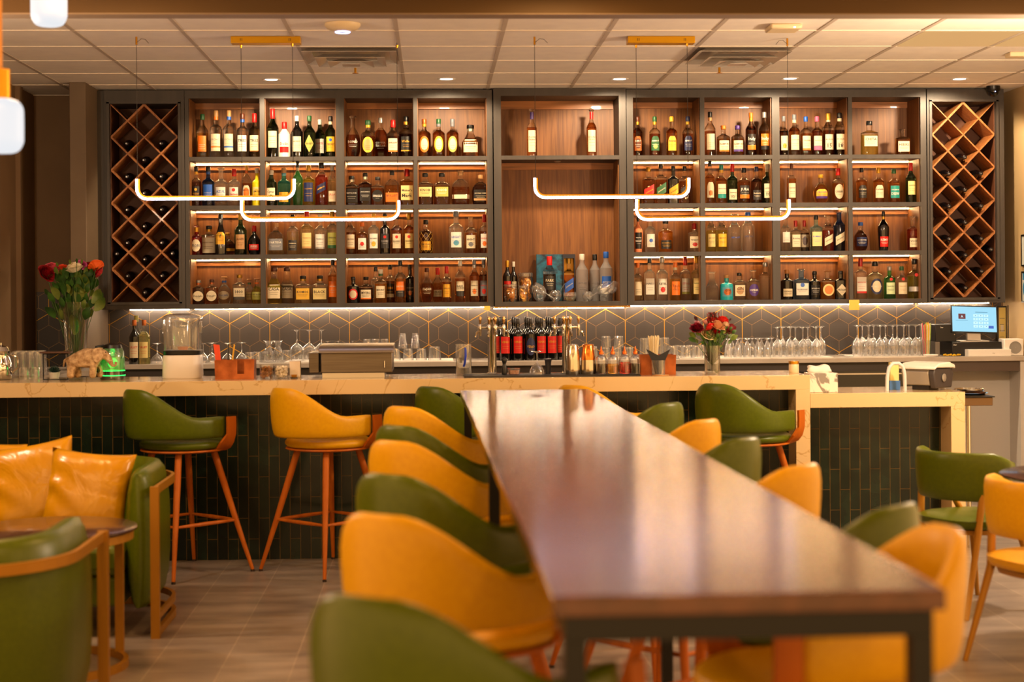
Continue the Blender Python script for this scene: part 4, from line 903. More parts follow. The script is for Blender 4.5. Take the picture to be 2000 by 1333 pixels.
# ---------------------------------------------------------------- glassware on the back counter
def ribbed(R, k=14, amt=.03):
    return lambda v: Vector((v.x*(1+amt*math.cos(k*math.atan2(v.y, v.x))), v.y*(1+amt*math.cos(k*math.atan2(v.y, v.x))), v.z))
protos = {}
def glass_proto(kind):
    H, R, name, cat = {'wine': (.222, .041, 'wine_glass', 'wine glass'), 'coupe': (.150, .048, 'cocktail_glass', 'cocktail glass'), 'big': (.235, .055, 'goblet', 'wine glass'), 'tumbler': (.085, .040, 'tumbler', 'tumbler'),
                      'tall': (.14, .036, 'highball_glass', 'highball glass'), 'pint': (.135, .043, 'pint_glass', 'pint glass'), 'carafe': (.16, .036, 'swirled_carafe', 'carafe'), 'footed': (.17, .036, 'footed_beer_glass', 'beer glass')}[kind]
    mb = MB(); inv = True
    if kind in ('wine', 'big'): wineglass(mb, R, H)
    elif kind == 'footed': mb.lathe([(.001, .003), (R*.9, .001), (R*.9, .004), (.008, .012), (.008, .03), (R*.55, .05), (R*.9, .09), (R, H)], seg=22)
    elif kind == 'coupe': mb.lathe([(.001, .003), (R*.85, .0005), (R*.85, .002), (.0045, .012), (.0035, H*.5), (R*.3, H*.56), (R*.75, H*.68), (R, H*.84), (R*1.02, H)], seg=22)
    elif kind == 'carafe': mb.lathe(smooth_prof([(.001, .001), (R*.8, .003), (R, .02), (R*1.02, .07), (R*.6, .115), (R*.68, .14), (R*.95, H)], 3), seg=40); mb.map(lambda v: Vector((v.x*(1+.05*math.cos(9*(math.atan2(v.y, v.x)+v.z*9))), v.y*(1+.05*math.cos(9*(math.atan2(v.y, v.x)+v.z*9))), v.z))); inv = False
    elif kind == 'tall': mb.lathe([(.001, .008), (R*.85, .008), (R*.86, 0), (R*.9, .02), (R, H)], seg=44); mb.map(ribbed(R, 12, .015)); 
    elif kind == 'pint': mb.lathe([(.001, .006), (R*.62, .006), (R*.64, 0), (R*.8, .08), (R*.97, .1), (R, H)], seg=24)
    else: mb.lathe([(.001, .010), (R*.8, .010), (R*.82, 0), (R*.88, .02), (R, H)], seg=44); mb.map(ribbed(R, 14, .018))
    if inv: mb.map(lambda v: Vector((v.x, v.y, H-v.z)))
    o = mb.build(name, THIN, None, True, sharp=60); o['category'] = cat; protos[kind] = [o, False]; return protos[kind]
def put(kind, x, y, z, label, group, s=1.0):
    pr = protos.get(kind) or glass_proto(kind)
    if not pr[1]: o = pr[0]; pr[1] = True
    else: o = pr[0].copy(); C.objects.link(o)
    o.location = (x, y, z); o['label'] = label; o['group'] = group; o.scale = (s, s, s); o.rotation_euler = (0, 0, random.random()*6)
    return o
zc = ZC+.0008
MAT1 = M('white_bar_mat', '#cfc8bf', .6)
def mat(pa, pb, lab):
    tag(MB().box(XC(pa, 12.1), XC(pb, 12.1), YC+.03, 12.38, ZC+.0002, ZC+.006).build('drying_mat', MAT1), lab, 'mat', 'drying mats under glasses')
mat(1497, 1615, 'white drying mat under the wine glasses beyond the flower vase'); mat(1655, 1812, 'white drying mat under the wine glasses nearest the till')
mat(1320, 1494, 'white drying mat under the tumblers and footed beer glasses'); mat(560, 885, 'white drying mat under the tumblers behind the steel warmer')
zm = ZC+.0066
def rows(kind, pa, pb, n, ys, lab, grp, z=zm, s=1.0):
    for r, y in enumerate(ys):
        for i in range(n):
            px = pa+(pb-pa)*(i+.5)/n+(0 if r % 2 == 0 else (pb-pa)/n*.42)
            if px > pb: continue
            put(kind, XC(px, y)+random.uniform(-.004, .004), y+random.uniform(-.006, .006), z, lab, grp, s)
rows('wine', 1506, 1606, 4, (11.98, 12.1, 12.22, 12.34), 'upturned stemmed wine glass in the smaller cluster beyond the flower vase', 'upturned wine glasses, smaller cluster', s=.99)
rows('wine', 1664, 1800, 6, (11.97, 12.09, 12.21, 12.33), 'upturned stemmed wine glass in the larger cluster beside the till', 'upturned wine glasses by the till', s=1.02)
rows('footed', 1412, 1508, 5, (11.98, 12.1, 12.22), 'upturned footed beer glass between tumblers and wine glasses', 'upturned footed beer glasses', s=.82)
rows('tumbler', 1304, 1374, 3, (11.98, 12.1), 'upturned ribbed tumbler behind the napkin caddy', 'upturned tumblers behind the caddy', s=1.05)
rows('tall', 1245, 1301, 2, (12.0, 12.12), 'tall upturned ribbed glass behind the straw bundle', 'tall glasses behind the straws', s=1.05)
rows('tumbler', 1171, 1240, 3, (12.05,), 'upturned glass in the lower tier behind the syrup bottles', 'glasses behind the syrup bottles', z=zc, s=1.0)
for px, w in ((1184, 'first'), (1208.6, 'second')): put('tumbler', XC(px, 12.05), 12.05, zc+.086, f'upturned glass stacked on top behind the syrup bottles, {w} of two', 'glasses stacked behind the syrup bottles', .98)
put('tumbler', XC(1156, 12.0), 12.0, zc, 'upturned glass alone behind the shaker tins', 'glasses behind the shakers', 1.15)
for i, px in enumerate((772, 797, 823)): put('tumbler', XC(px, 12.02), 12.02, zm, 'upturned faceted glass in the base tier of the two-tier stack', 'glass stack behind the bar', 1.0)
for i, px in enumerate((787, 811)): put('pint', XC(px, 12.02), 12.02, zm+.087, f'upturned faceted glass on top of the stack, {"nearer the vase" if i == 0 else "nearer the taps"}', 'glass stack behind the bar', .82)
o = put('tumbler', XC(849, 12.0), 12.0, zm, 'wide short ribbed tumbler beside the two-tier glass stack', 'glass stack behind the bar', 1.18)
for i, px in enumerate((580, 604, 628)): put('big', XC(px, 12.05), 12.05, zm, f'large upturned goblet behind the steel warmer, {ordn[i]} from the carafes', 'large upturned goblets', .98)
for px, w in ((640, 'beside the goblets'), (661, 'in the middle'), (689, 'beside the tumblers')): put('coupe', XC(px, 12.2), 12.2, zm, f'upturned cocktail glass behind the steel warmer, {w}', 'cocktail glasses behind the warmer', .95)
for i, px in enumerate((717, 734, 751)): put('tumbler', XC(px, 12.22), 12.22, zm+.078, 'upturned tumbler in the upper tier behind the steel warmer', 'tumblers behind the warmer', .88)
for i, px in enumerate((717, 734, 751)): put('tumbler', XC(px, 12.22), 12.22, zm, 'upturned tumbler in the lower tier behind the steel warmer', 'lower tumblers behind the warmer', .88)
for px, w in ((525, 'nearer the blender'), (543, 'nearer the goblets')): put('carafe', XC(px, 12.05), 12.05, zc, f'small swirled glass carafe on the back counter, {w}', 'swirled carafes', .98)
put('tumbler', XC(560, 12.08), 12.08, zc if False else zm, 'ribbed tumbler beside the swirled carafes', 'tumbler by the carafes', .95)
for i, px in enumerate((487, 502, 515)): put('tumbler', XC(px, 12.0+.05*i), 12.0+.06*i, zc, 'upturned faceted tumbler between cocktail glasses and carafes', 'tumblers beside the carafes', .9)
for px, w in ((414, 'nearest the blender'), (445, 'in the middle'), (472, 'nearest the tumblers')): put('coupe', XC(px, 12.0), 12.0, zc, f'upturned cocktail glass behind the copper caddy, {w}', 'cocktail glasses behind the caddy', 1.0 if w[0] == 'n' else .98)
put('coupe', XC(307, 12.0), 12.0, zc, 'upturned cocktail glass between the wine bottles and the blender', 'cocktail glass by the blender', 1.0)
put('coupe', XC(397, 12.15), 12.15, zc, 'upturned cocktail glass half hidden behind the blender', 'cocktail glass behind the blender', .95)
for r in range(3):
    for i in range(4):
        put('tall', U(28+i*15+r*4, 700, 10.6+.16*r).x, 10.6+.16*r, ZC-.001, 'upturned ribbed glass massed on the vase-end side counter', 'glasses on the side counter', 1.0)
t = thing('metal_pitcher', 'round polished steel pitcher at the vase-end edge of the bar', 'pitcher', (U(2, 735, 10.0).x, 10.0, ZB_))
MB().lathe(smooth_prof([(.05, 0), (.062, .01), (.066, .08), (.05, .14), (.055, .17)], 3), seg=28).build('pitcher_body', CHROME, t, True)
MB().lathe([(.055, .17), (.04, .195), (.008, .205), (.008, .22), (.001, .222)], seg=24).build('lid', CHROME, t, True)
MB().tube([(.06, 0, .15), (.1, 0, .13), (.1, 0, .07), (.064, 0, .04)], .006, 8).build('handle', CHROME, t, True)
for i, px in enumerate((48, 66)): put('tumbler', U(px, 730, 9.95).x, 9.95+.04*i, ZB_, f'short tumbler on the bar between pitcher and wooden stand, {ordn[i]}', 'tumblers at the bar end', .85)
t = thing('card_holder', 'open black frame stand with wooden top on the bar beside the elephant', 'stand', (U(109, 741, 9.85).x, 9.85, ZB_))
w_ = .072; h_ = .155
MB().tube([(-w_, 0, .004), (w_, 0, .004), (w_, 0, h_), (-w_, 0, h_)], 0, flat=(.01, .008), closed=True).build('frame', DARK, t)
MB().box(-w_-.012, w_+.02, -.05, .05, h_+.005, h_+.015).build('wooden_top', M('dark_walnut_top', '#4a2a18', .4), t, bevel=.002)
t = thing('succulent_pot', 'tiny dark succulent in a white pot behind the open frame stand', 'plant', (U(106, 730, 10.1).x, 10.1, ZB_))
MB().lathe([(.028, 0), (.036, .035), (.032, .035), (.001, .03)], seg=20).build('pot', WHITE, t, True)
mb = MB()
for i in range(22):
    an = i*2.4; st = len(mb.v); mb.ball((0, 0, 0), (.006, .004, .022), 6, 5); m_ = Matrix.Rotation(an, 3, 'Z') @ Matrix.Rotation(.2+.05*i, 3, 'Y'); mb.map(lambda v: m_ @ (v+Vector((0, 0, .02)))+Vector((0, 0, .035)), st)
mb.build('leaves', M('dark_teal_leaf', '#123028', .5), t, True)
# elephant
def elephant():
    p = U(168, 745, 9.78); t = thing('elephant_figurine', 'carved tan stone elephant figurine standing on the bar by the kettle', 'figurine', (p.x, 9.80, ZB_))
    sk = {'hip': (-.075, 0, .128, .052), 'mid': (-.02, 0, .135, .062), 'sho': (.045, 0, .132, .052), 'neck': (.075, 0, .15, .040), 'head': (.098, 0, .155, .038), 't0': (.125, 0, .135, .022), 't1': (.142, 0, .105, .016), 't2': (.150, 0, .085, .013), 't3': (.167, 0, .083, .011), 't4': (.174, 0, .098, .010), 't5': (.165, 0, .108, .008),
          'rl0': (-.08, -.03, .085, .030), 'rl1': (-.085, -.034, .045, .024), 'rl2': (-.088, -.034, .010, .025), 'rr0': (-.07, .03, .085, .030), 'rr1': (-.06, .034, .045, .024), 'rr2': (-.055, .034, .010, .025),
          'fl0': (.045, -.03, .085, .027), 'fl1': (.042, -.034, .045, .022), 'fl2': (.042, -.034, .010, .024), 'fr0': (.055, .03, .085, .027), 'fr1': (.075, .034, .045, .022), 'fr2': (.078, .034, .010, .024), 'tail': (-.128, 0, .12, .007), 'tail2': (-.135, 0, .08, .005)}
    ed = [('hip', 'mid'), ('mid', 'sho'), ('sho', 'neck'), ('neck', 'head'), ('head', 't0'), ('t0', 't1'), ('t1', 't2'), ('t2', 't3'), ('t3', 't4'), ('t4', 't5'), ('hip', 'rl0'), ('rl0', 'rl1'), ('rl1', 'rl2'), ('hip', 'rr0'), ('rr0', 'rr1'), ('rr1', 'rr2'), ('sho', 'fl0'), ('fl0', 'fl1'), ('fl1', 'fl2'), ('sho', 'fr0'), ('fr0', 'fr1'), ('fr1', 'fr2'), ('hip', 'tail'), ('tail', 'tail2')]
    ks = list(sk); me = bpy.data.meshes.new('elephant_body'); me.from_pydata([sk[k][:3] for k in ks], [(ks.index(a), ks.index(b)) for a, b in ed], [])
    o = bpy.data.objects.new('elephant_body', me); C.objects.link(o); o.parent = t
    m = o.modifiers.new('skin', 'SKIN'); m.use_smooth_shade = True
    for i, k in enumerate(ks): me.skin_vertices[0].data[i].radius = (sk[k][3],)*2
    me.skin_vertices[0].data[0].use_root = True
    o.modifiers.new('sub', 'SUBSURF').render_levels = 2
    EM = MN('carved_sandstone', '#96744c', '#d2b48a', ns=44, rough=.7, bump=1, bdist=.008); me.materials.append(EM)
    for s_ in (-1, 1):
        mb = MB().ball((0, 0, 0), (.033, .006, .046), 14, 10).map(lambda v: Vector((v.x*(1-.25*(v.z/.046)*-1), v.y, v.z)))
        e = mb.build('ear', EM, t, True); e.location = (.072, s_*.043, .148); e.rotation_euler = (s_*.25, .15, -s_*.35)
        tk = MB().tube([(.12, s_*.014, .125), (.14, s_*.02, .112), (.155, s_*.018, .118)], [.005, .004, .002], 8).build('tusk', M('ivory_tusk', '#c9b48a', .5), t, True)
        MB().ball((.118, s_*.031, .165), .004, 8, 6).build('eye', M('dark_eye', '#3a281a', .4), t, True)
elephant()
# kettle
p = U(219, 742, 9.86); t = thing('electric_kettle', 'glass electric kettle glowing green with black lid, on the bar', 'kettle', (p.x, 9.88, ZB_))
GG = ME('green_led_band', '#18ff60', 2.2)
MB().lathe([(.072, 0), (.074, .012), (.074, .022)], seg=28, cap=True).build('base', M('kettle_chrome', '#777777', .15, 1), t, True)
MB().lathe([(.0745, .022), (.0745, .027)], seg=28).lathe([(.0725, .050), (.0725, .054)], seg=28).build('green_light_ring', GG, t, True)
MB().lathe([(.072, .023), (.072, .052)], seg=28, cap=True).build('lower_collar', MC['kettle_chrome'], t, True)
MB().lathe(smooth_prof([(.072, .054), (.072, .10), (.068, .15), (.056, .185)], 3), seg=32).build('glass_body', MT('green_lit_glass', (.55, .95, .62), edge=.6), t, True)
MB().lathe([(.001, .056), (.069, .056), (.068, .135), (.001, .135)], seg=28).build('water', MT('green_lit_water', (.35, .9, .45), edge=.4), t, True)
MB().lathe([(.056, .185), (.05, .205), (.02, .215), (.001, .216)], seg=28).build('lid', BLACK, t, True)
MB().tube([(-.05, 0, .2), (-.095, 0, .195), (-.1, 0, .12), (-.09, 0, .05), (-.07, 0, .03)], .009, 10).build('handle', BLACK, t, True)
light('kettle_glow', 'POINT', (p.x, 9.88, ZB_+.09), .35, (.1, 1, .35), .03)
# aperitif bottles on the back counter
def cbottle(px, w, h, Y, *a, lab='', grp=None, z=zc, name=None): return bottle(XC(px, Y), Y, z, w, h, *a, lab, grp)
GL['straw'] = ('g', (.85, .68, .2)); GL['bottle green'] = ('g', (.25, .42, .06))
cbottle(263, 21, 86, 11.98, 'w', 'black', 'copper', '', 'rect', 'cream', 'LILLET', 'red', 'grey', 'oval0', lab='dark aperitif bottle with orange foil and cream label behind the kettle', grp='aperitif bottles')
cbottle(282, 21, 86, 11.98, 'w', 'straw', 'copper', '', 'rect', 'pale yellow', 'LILLET', 'red', 'grey', 'oval0', lab='pale straw aperitif bottle with orange foil beside the blender', grp='aperitif bottles')
cbottle(267, 20, 93, 12.12, 'w', 'bottle green', 'lime', '', 'rect', 'cream', '', 'dark', '', '', lab='green bottle with lime foil hidden behind the two aperitif bottles', grp='aperitif bottles')
# blender with clear hood
p = U(353, 737, 9.86); t = thing('blender', 'commercial blender in a clear sound hood on a white base', 'blender', (p.x, 9.95, ZB_))
MB().lathe([(.108, 0), (.115, .01), (.113, .13), (.108, .14)], seg=32, n=5, dr=.9, cap=True).build('base', WHITE, t, True)
MB().lathe([(.110, .14), (.112, .165), (.106, .168)], seg=32, n=5, dr=.9, cap=True).build('gasket', BLACK, t, True)
MB().lathe(smooth_prof([(.106, .17), (.108, .30), (.112, .34), (.11, .37), (.07, .385), (.001, .388)], 3), seg=32, n=5, dr=.9).build('clear_hood', MT('clear_hood', (.93, .94, .95), edge=.95), t, True)
MB().box(-.118, -.098, -.03, .03, .27, .34).box(.098, .118, -.03, .03, .27, .34).build('hood_latch', MT('clear_lid2', (.85, .85, .86), edge=.8), t, bevel=.004)
MB().lathe([(.05, .19), (.055, .2), (.068, .33), (.07, .34)], seg=28, n=3).build('jug', MT('clear_jug', (.9, .92, .93), edge=.9), t, True)
MB().lathe([(.03, .17), (.034, .19)], seg=16, cap=True).build('blade_hub', M('orange_hub', '#c4561a', .4), t, True)
# copper caddies
COPPER = MN('aged_copper', '#8a4a26', '#b5683a', ns=12, rough=.4, metal=.8)
def caddy(px0, px1, ytop, Y, lab, notch):
    a = U(px0, 736, Y).x; b = U(px1, 736, Y).x; h = U(px0, ytop, Y).z-ZB_; t = thing('bar_caddy', lab, 'caddy', ((a+b)/2, Y+.07, ZB_), 0, 'copper bar caddies'); w = (b-a)/2
    pol = [(-w, 0), (w, 0), (w*1.04, h), (w*notch[1], h), (w*notch[1], h*.28), (w*notch[0], h*.28), (w*notch[0], h), (-w*1.04, h)]
    MB().prism([(-w, 0), (w, 0), (w, h*.28), (-w, h*.28)], 'y', -.07, -.067).prism([(-w, h*.28), (w*notch[0], h*.28), (w*notch[0], h), (-w*1.03, h)], 'y', -.07, -.067).prism([(w*notch[1], h*.28), (w, h*.28), (w*1.03, h), (w*notch[1], h)], 'y', -.07, -.067).build('front_panel', COPPER, t)
    MB().box(-w, -w+.003, -.067, .07, 0, h).box(w-.003, w, -.067, .07, 0, h).box(-w+.003, w-.003, .067, .07, 0, h).box(-w+.003, w-.003, -.067, .067, 0, .003).build('tray', COPPER, t)
    return t, w, h
t, w, h = caddy(420, 496, 704, 9.72, 'copper bar caddy with notched front holding red stirrers, beside the blender', (.15, .5))
for (x, tx, c, n_) in ((-.85, -.12, '#e2451a', 'flat orange stirrer in the copper caddy'), (-.45, .02, '#1a1a1a', 'black pick in the copper caddy'), (-.35, .18, '#d8a51a', 'yellow pick in the copper caddy')):
    bx = t.location.x+x*w
    o = MB().prism([(-.014 if x < -.8 else -.004, 0), (.014 if x < -.8 else .004, 0), (tx*.15+(.014 if x < -.8 else .004), h+.085), (tx*.15-(.022 if x < -.8 else .004), h+.09)], 'y', 0, .004).build('cocktail_pick', M('pick_'+c[1:], c, .4)); o.location = (bx+.01, 9.75, ZB_+.0035); tag(o, n_, 'pick')
for (px, col, lab, h_) in ((520.5, 'cork', 'square glass jar filled with brown sugar cubes', .083), (549, 'white', 'square glass jar filled with white sugar cubes', .078)):
    p = U(px, 735, 9.75); t = thing('sugar_jar', lab+' on the bar', 'jar', (p.x, 9.78, ZB_))
    MB().lathe([(.001, .001), (.038, .001), (.04, .005), (.04, h_)], seg=32, n=6).build('glass_body', CLEARG, t, True)
    mb = MB(); rnd = random.Random(px)
    for i in range(70):
        st = len(mb.v); s_ = .0062; mb.box(-s_, s_, -s_, s_, -s_, s_); m_ = Matrix.Rotation(rnd.random()*3, 3, 'Z') @ Matrix.Rotation(rnd.random(), 3, 'X')
        o_ = Vector((rnd.uniform(-.028, .028), rnd.uniform(-.028, .028), .009+.06*i/70)); mb.map(lambda v: m_ @ v+o_, st)
    o = mb.build('sugar_cubes', MN('sugar_'+col, '#8a5424' if col == 'cork' else '#e8dcc0', '#b27a3c' if col == 'cork' else '#f2ead8', ns=80, rough=.9), t); o['kind'] = 'stuff'
p = U(574, 735, 9.75); t = thing('napkin_holder', 'white paper napkins in a clear holder with amber candle beside the sugar', 'napkin holder', (p.x, 9.85, ZB_))
MB().box(-.032, .032, -.03, .03, 0, .1).build('paper_napkins', M('napkin_paper', '#e8dccb', .8), t, bevel=.002)
t = thing('amber_candle', 'tiny amber candle cup before the white napkins', 'candle', (p.x-.002, 9.79, ZB_)); MB().lathe([(.015, 0), (.018, .022)], seg=18, cap=True).build('wax', MG('glass_honey', (.85, .42, .05), .1), t, True); MB().lathe([(.0205, 0), (.0205, .005)], seg=18, cap=True).build('base', BLACK, t, True)
# steel warmer
a = U(602, 735, 9.72); b = U(769, 735, 9.72); t = thing('steel_warmer', 'brushed stainless steel countertop warmer with curved lid on the bar', 'warmer', ((a.x+b.x)/2, 9.95, ZB_))
w = (b.x-a.x)/2
MB().box(-w*.68, w*.78, -.2, .15, 0, .03).build('foot', STEEL, t)
MB().prism([(-.2, .03), (.17, .03), (.18, .15), (-.2+.012, .155)], 'x', -w*.72, w*.97).build('housing', MN('brushed_steel', '#5e564e', '#6a6259', (1, 1, 40), 4, .38, metal=1), t, bevel=.006)
MB().prism([(-.212, .148), (-.205, .165), (-.18, .185), (-.1, .195), (.18, .195), (.18, .15), (-.18, .15)], 'x', -w*.76, w*1.0).build('curved_lid', M('light_steel', '#a49c92', .34, 1), t, bevel=.004)
MB().prism([(-.17, .03), (.17, .03), (.18, .15), (-.17, .15)], 'x', -w*1.0, -w*.76).build('side_housing', MC['brushed_steel'], t, bevel=.004)
for s_ in (-1, 1): MB().tube([(s_*w*.7+.02, -.215, .06), (s_*w*.7+.02, -.215, .1)], .0 or .004, 8).build('latch', CHROME, t) if s_ > 0 else None
t = thing('glass_pitcher', 'clear ribbed glass pitcher with blue plastic handle beside the beer tower', 'pitcher', (U(906, 728, 9.86).x, 9.9, ZB_))
MB().lathe([(.001, .002), (.042, .002), (.046, .01), (.047, .19)], seg=48).map(ribbed(.047, 16, .01)).build('glass_body', THIN, t, True)
MB().lathe([(.001, .005), (.043, .005), (.044, .11), (.001, .11)], seg=28).build('water', MG('clear_water', (.9, .95, 1), .0, 1.33), t, True)
MB().tube([(.008, -.047, .165), (.01, -.075, .16), (.01, -.08, .12), (.006, -.072, .08), (.0, -.05, .06)], .0065, 10).build('blue_handle', M('blue_plastic', '#1238c4', .3), t, True)
a = U(906, 729, 9.7); b = U(1250, 729, 9.7)
tag(MB().box(a.x, b.x, 9.66, 9.98, ZB_-.0003, ZB_+.007).build('bar_mat', M('black_rubber', '#141313', .6)), 'long black rubber bar mat under the taps and shaker tins', 'mat')
zr = ZB_+.0076
# beer towers
def tower(px, w, ytop, lab):
    p = U(px, 726, 9.9); h = U(px, ytop, 9.9).z-zr; r = w*9.9/F/2
    t = thing('beer_tower', lab, 'beer tap', (p.x, 9.9, zr), 0, 'chrome beer towers')
    MB().lathe([(r*1.25, 0), (r*1.25, .006), (r, .01), (r, h), (r*1.1, h+.004), (r*1.1, h+.012), (r*.9, h+.02), (.001, h+.022)], seg=32).build('column', CHROME, t, True)
    for i, (dx, dy, dz) in enumerate(((-1, -.1, -.01), (-.45, -1, .0), (.45, -1, .0), (1, -.1, -.01))):
        q = Vector((dx, dy, 0)).normalized(); z0 = h-.045
        ax = q*(r+.045 if abs(dx) == 1 else r+.02)
        tp = MB().tube([tuple(q*r*.8+Vector((0, 0, z0))), tuple(ax*1.0+Vector((0, 0, z0)))], .008, 10).lathe([(.006, z0-.05), (.009, z0-.02), (.011, z0-.008), (.011, z0+.012), (.006, z0+.02)], (ax.x, ax.y, 0), 12, cap=True)
        tp.tube([(ax.x, ax.y, z0-.015), tuple(ax*1.3+Vector((0, 0, z0-.028))), tuple(ax*1.42+Vector((0, 0, z0-.055)))], .006, 8)
        o = tp.build('faucet', CHROME, t, True)
        MB().lathe([(.004, z0+.018), (.006, z0+.03), (.009, z0+.045), (.010, z0+.06), (.005, z0+.07)], (ax.x, ax.y, 0), 12, cap=True).build('tap_handle', M('gold_chrome', '#d9b27a', .15, 1), o, True)
tower(961.5, 17, 626, 'chrome beer tower with short taps beside the glass pitcher')
tower(1107, 18, 625, 'chrome beer tower with short taps beside the shaker tins')
# house wines
WL = [(987, 'red'), (1011.6, 'red'), (1036.5, 'navy'), (1057.5, 'red'), (1078, 'red')]
for r, Y in enumerate((11.97, 12.1, 12.23)):
    for i, (px, c) in enumerate(WL):
        q = px-4*r
        lk = 'oval' if c == 'navy' and r == 0 else 'rect'
        lab = f'dark house wine bottle, {"blue oval" if lk == "oval" else "red"} label, front row between beer towers, {ordn[i]} from glass pitcher' if r == 0 else 'dark house wine bottle hidden behind the front row between the beer towers'
        bottle(XC(q, Y), Y, zc, 21.5, 82, 'w', 'black', 'dark', '', lk, c if r == 0 else 'red', 'VINO', 'gold', 'dark', 'mid' if r == 0 else '', lab, 'house wine bottles, front row' if r == 0 else 'house wine bottles, rear rows')
for (px, kind) in ((972.5, 'e'), (1094, 'n')):
    bottle(XC(px, 12.03), 12.03, zc, 20, 82, 'w', 'black', 'dark', '', 'rect', 'red', '', 'gold', '', 'mid', f'dark house wine bottle with red label half hidden behind the beer tower by the {"pitcher" if kind == "e" else "shakers"}', 'house wine bottles at the towers')
t = thing('pepper_mill', 'small black pepper mill on the bar mat before the wine bottles', 'pepper mill', (U(985, 726, 9.8).x, 9.8, zr))
MB().lathe(smooth_prof([(.014, 0), (.016, .01), (.013, .05), (.010, .065), (.015, .08), (.015, .095), (.006, .105)], 2), seg=18, cap=True).build('mill_body', BLACK, t, True)
t = thing('plastic_tub', 'small clear tub of pink salt on the bar mat', 'tub', (U(1004, 726, 9.82).x, 9.84, zr))
MB().lathe([(.001, .001), (.032, .001), (.036, .03)], seg=28, n=5).build('tub_body', THIN, t, True)
MB().lathe([(.028, .003), (.032, .024)], seg=28, n=5, cap=True).build('pink_salt', MN('pink_salt', '#c98a68', '#e0b090', ns=120, rough=.9), t, True)
MB().lathe([(.038, .031), (.038, .036)], seg=28, n=5, cap=True).build('lid', MC['clear_plastic_lid'], t, True)
o = put('coupe', U(1049, 728, 9.82).x, 9.82, zr, 'upturned stemmed glass standing alone on the black bar mat', 'glass on the bar mat', .92)
t = thing('jigger', 'small black stemmed jigger cup beside the beer tower on the mat', 'jigger', (U(1071, 727, 9.84).x, 9.86, zr))
MB().lathe([(.016, 0), (.017, .05), (.02, .075), (.024, .09)], seg=20, cap=True).build('jigger_cup', M('smoked_plastic', '#2a2c36', .15), t, True)
# shaker tins
CT = M('copper_tin', '#d9813a', .16, 1); ST = M('steel_tin', '#c9bfae', .16, 1)
for k, (px, cc) in enumerate(((1119, 0), (1149, 1))):
    t = thing('shaker_tins', f'pair of stacked mirror shaker tins on the mat, {"beside the beer tower" if k == 0 else "beside the syrup bottles"}', 'cocktail shaker', (U(px, 728, 9.78).x, 9.78, zr), 0, 'cocktail shaker tins')
    MB().lathe(smooth_prof([(.040, 0), (.045, .004), (.044, .06), (.043, .085)], 2), seg=36, cap=True).build('lower_tin', ST, t, True)
    MB().lathe([(.043, .085), (.042, .1), (.034, .17), (.031, .178), (.028, .18)], seg=36, cap=True).build('upper_tin', CT if cc else MC['steel_tin'], t, True)
# syrups
for k, (px, cl, nm) in enumerate(((1174.5, (.05, .02, .015), 'dark brown'), (1197, (.85, .45, .05), 'honey coloured'), (1220, (.75, .03, .02), 'bright red'), (1241, (.02, .015, .012), 'black'))):
    t = thing('syrup_bottle', f'squat glass bottle of {nm} syrup with a copper spout on the mat', 'syrup bottle', (U(px, 728, 9.76).x, 9.76, zr), 0, 'syrup bottles on the bar mat')
    MB().lathe(smooth_prof([(.001, .001), (.030, .002), (.0335, .008), (.0335, .085), (.027, .105), (.013, .115), (.012, .125)], 2), seg=40).map(ribbed(.03, 18, .012)).build('glass_body', CLEARG, t, True)
    MB().lathe([(.03, .003), (.0325, .01), (.0325, .062+.01*(k == 2)), (.001, .063+.01*(k == 2))], seg=28).build('syrup', MG('syrup_%d' % k, cl, .02, 1.33), t, True)
    MB().lathe([(.014, .118), (.014, .132), (.008, .14), (.003, .16), (.002, .166)], seg=16, cap=True).build('spout', M('copper_spout', '#d0661c', .25, .6), t, True)
# napkin caddy by the flowers
t, w, h = caddy(1250, 1320, 694, 9.75, 'copper caddy behind the folded black napkins, beside the syrups', (.2, .32))
o = MB().lathe([(.001, .0005), (.05, .0005), (.05, .005), (.001, .005)], seg=28).build('coaster', M('cork_coaster', '#c9985c', .7)); o.location = (U(1290, 732, 9.66).x, 9.66, ZB_); tag(o, 'round cork coaster on the bar before the copper caddy', 'coaster')
t = thing('napkin_tumbler', 'clear tumbler on the cork coaster holding folded black napkins', 'tumbler', (U(1286, 731, 9.66).x, 9.66, ZB_+.0056))
MB().lathe([(.001, .006), (.038, .006), (.039, 0), (.041, .086)], seg=32).build('glass_body', THIN, t, True)
t2 = thing('black_napkins', 'black cocktail napkins folded to points in the tumbler', 'napkins', (t.location.x, 9.66, ZB_+.012))
MB().prism([(-.016, 0), (.016, 0), (.038, .075), (.070, .145), (.0, .108), (-.074, .148), (-.038, .075)], 'y', -.012, -.006).prism([(-.02, 0), (.02, 0), (.034, .075), (.055, .135), (.004, .104), (-.052, .138), (-.036, .075)], 'y', .002, .008).build('napkin', M('charcoal_napkin', '#26272a', .8), t2)
t = thing('straw_bundle', 'bundle of cream paper straws standing behind the black napkins', 'straws', (U(1276, 728, 9.84).x, 9.83, ZB_+.004))
mb = MB(); rnd = random.Random(3)
for i in range(34):
    an = rnd.random()*6.3; r_ = rnd.random()**.5*.016; tx, ty = r_*math.cos(an), r_*math.sin(an)
    mb.tube([(tx, ty, 0), (tx*2.2, ty*2.2, .225+rnd.uniform(-.01, .005))], .0028, 6)
o = mb.build('straws', M('cream_straw', '#e6d6ae', .6), t); o['kind'] = 'stuff'

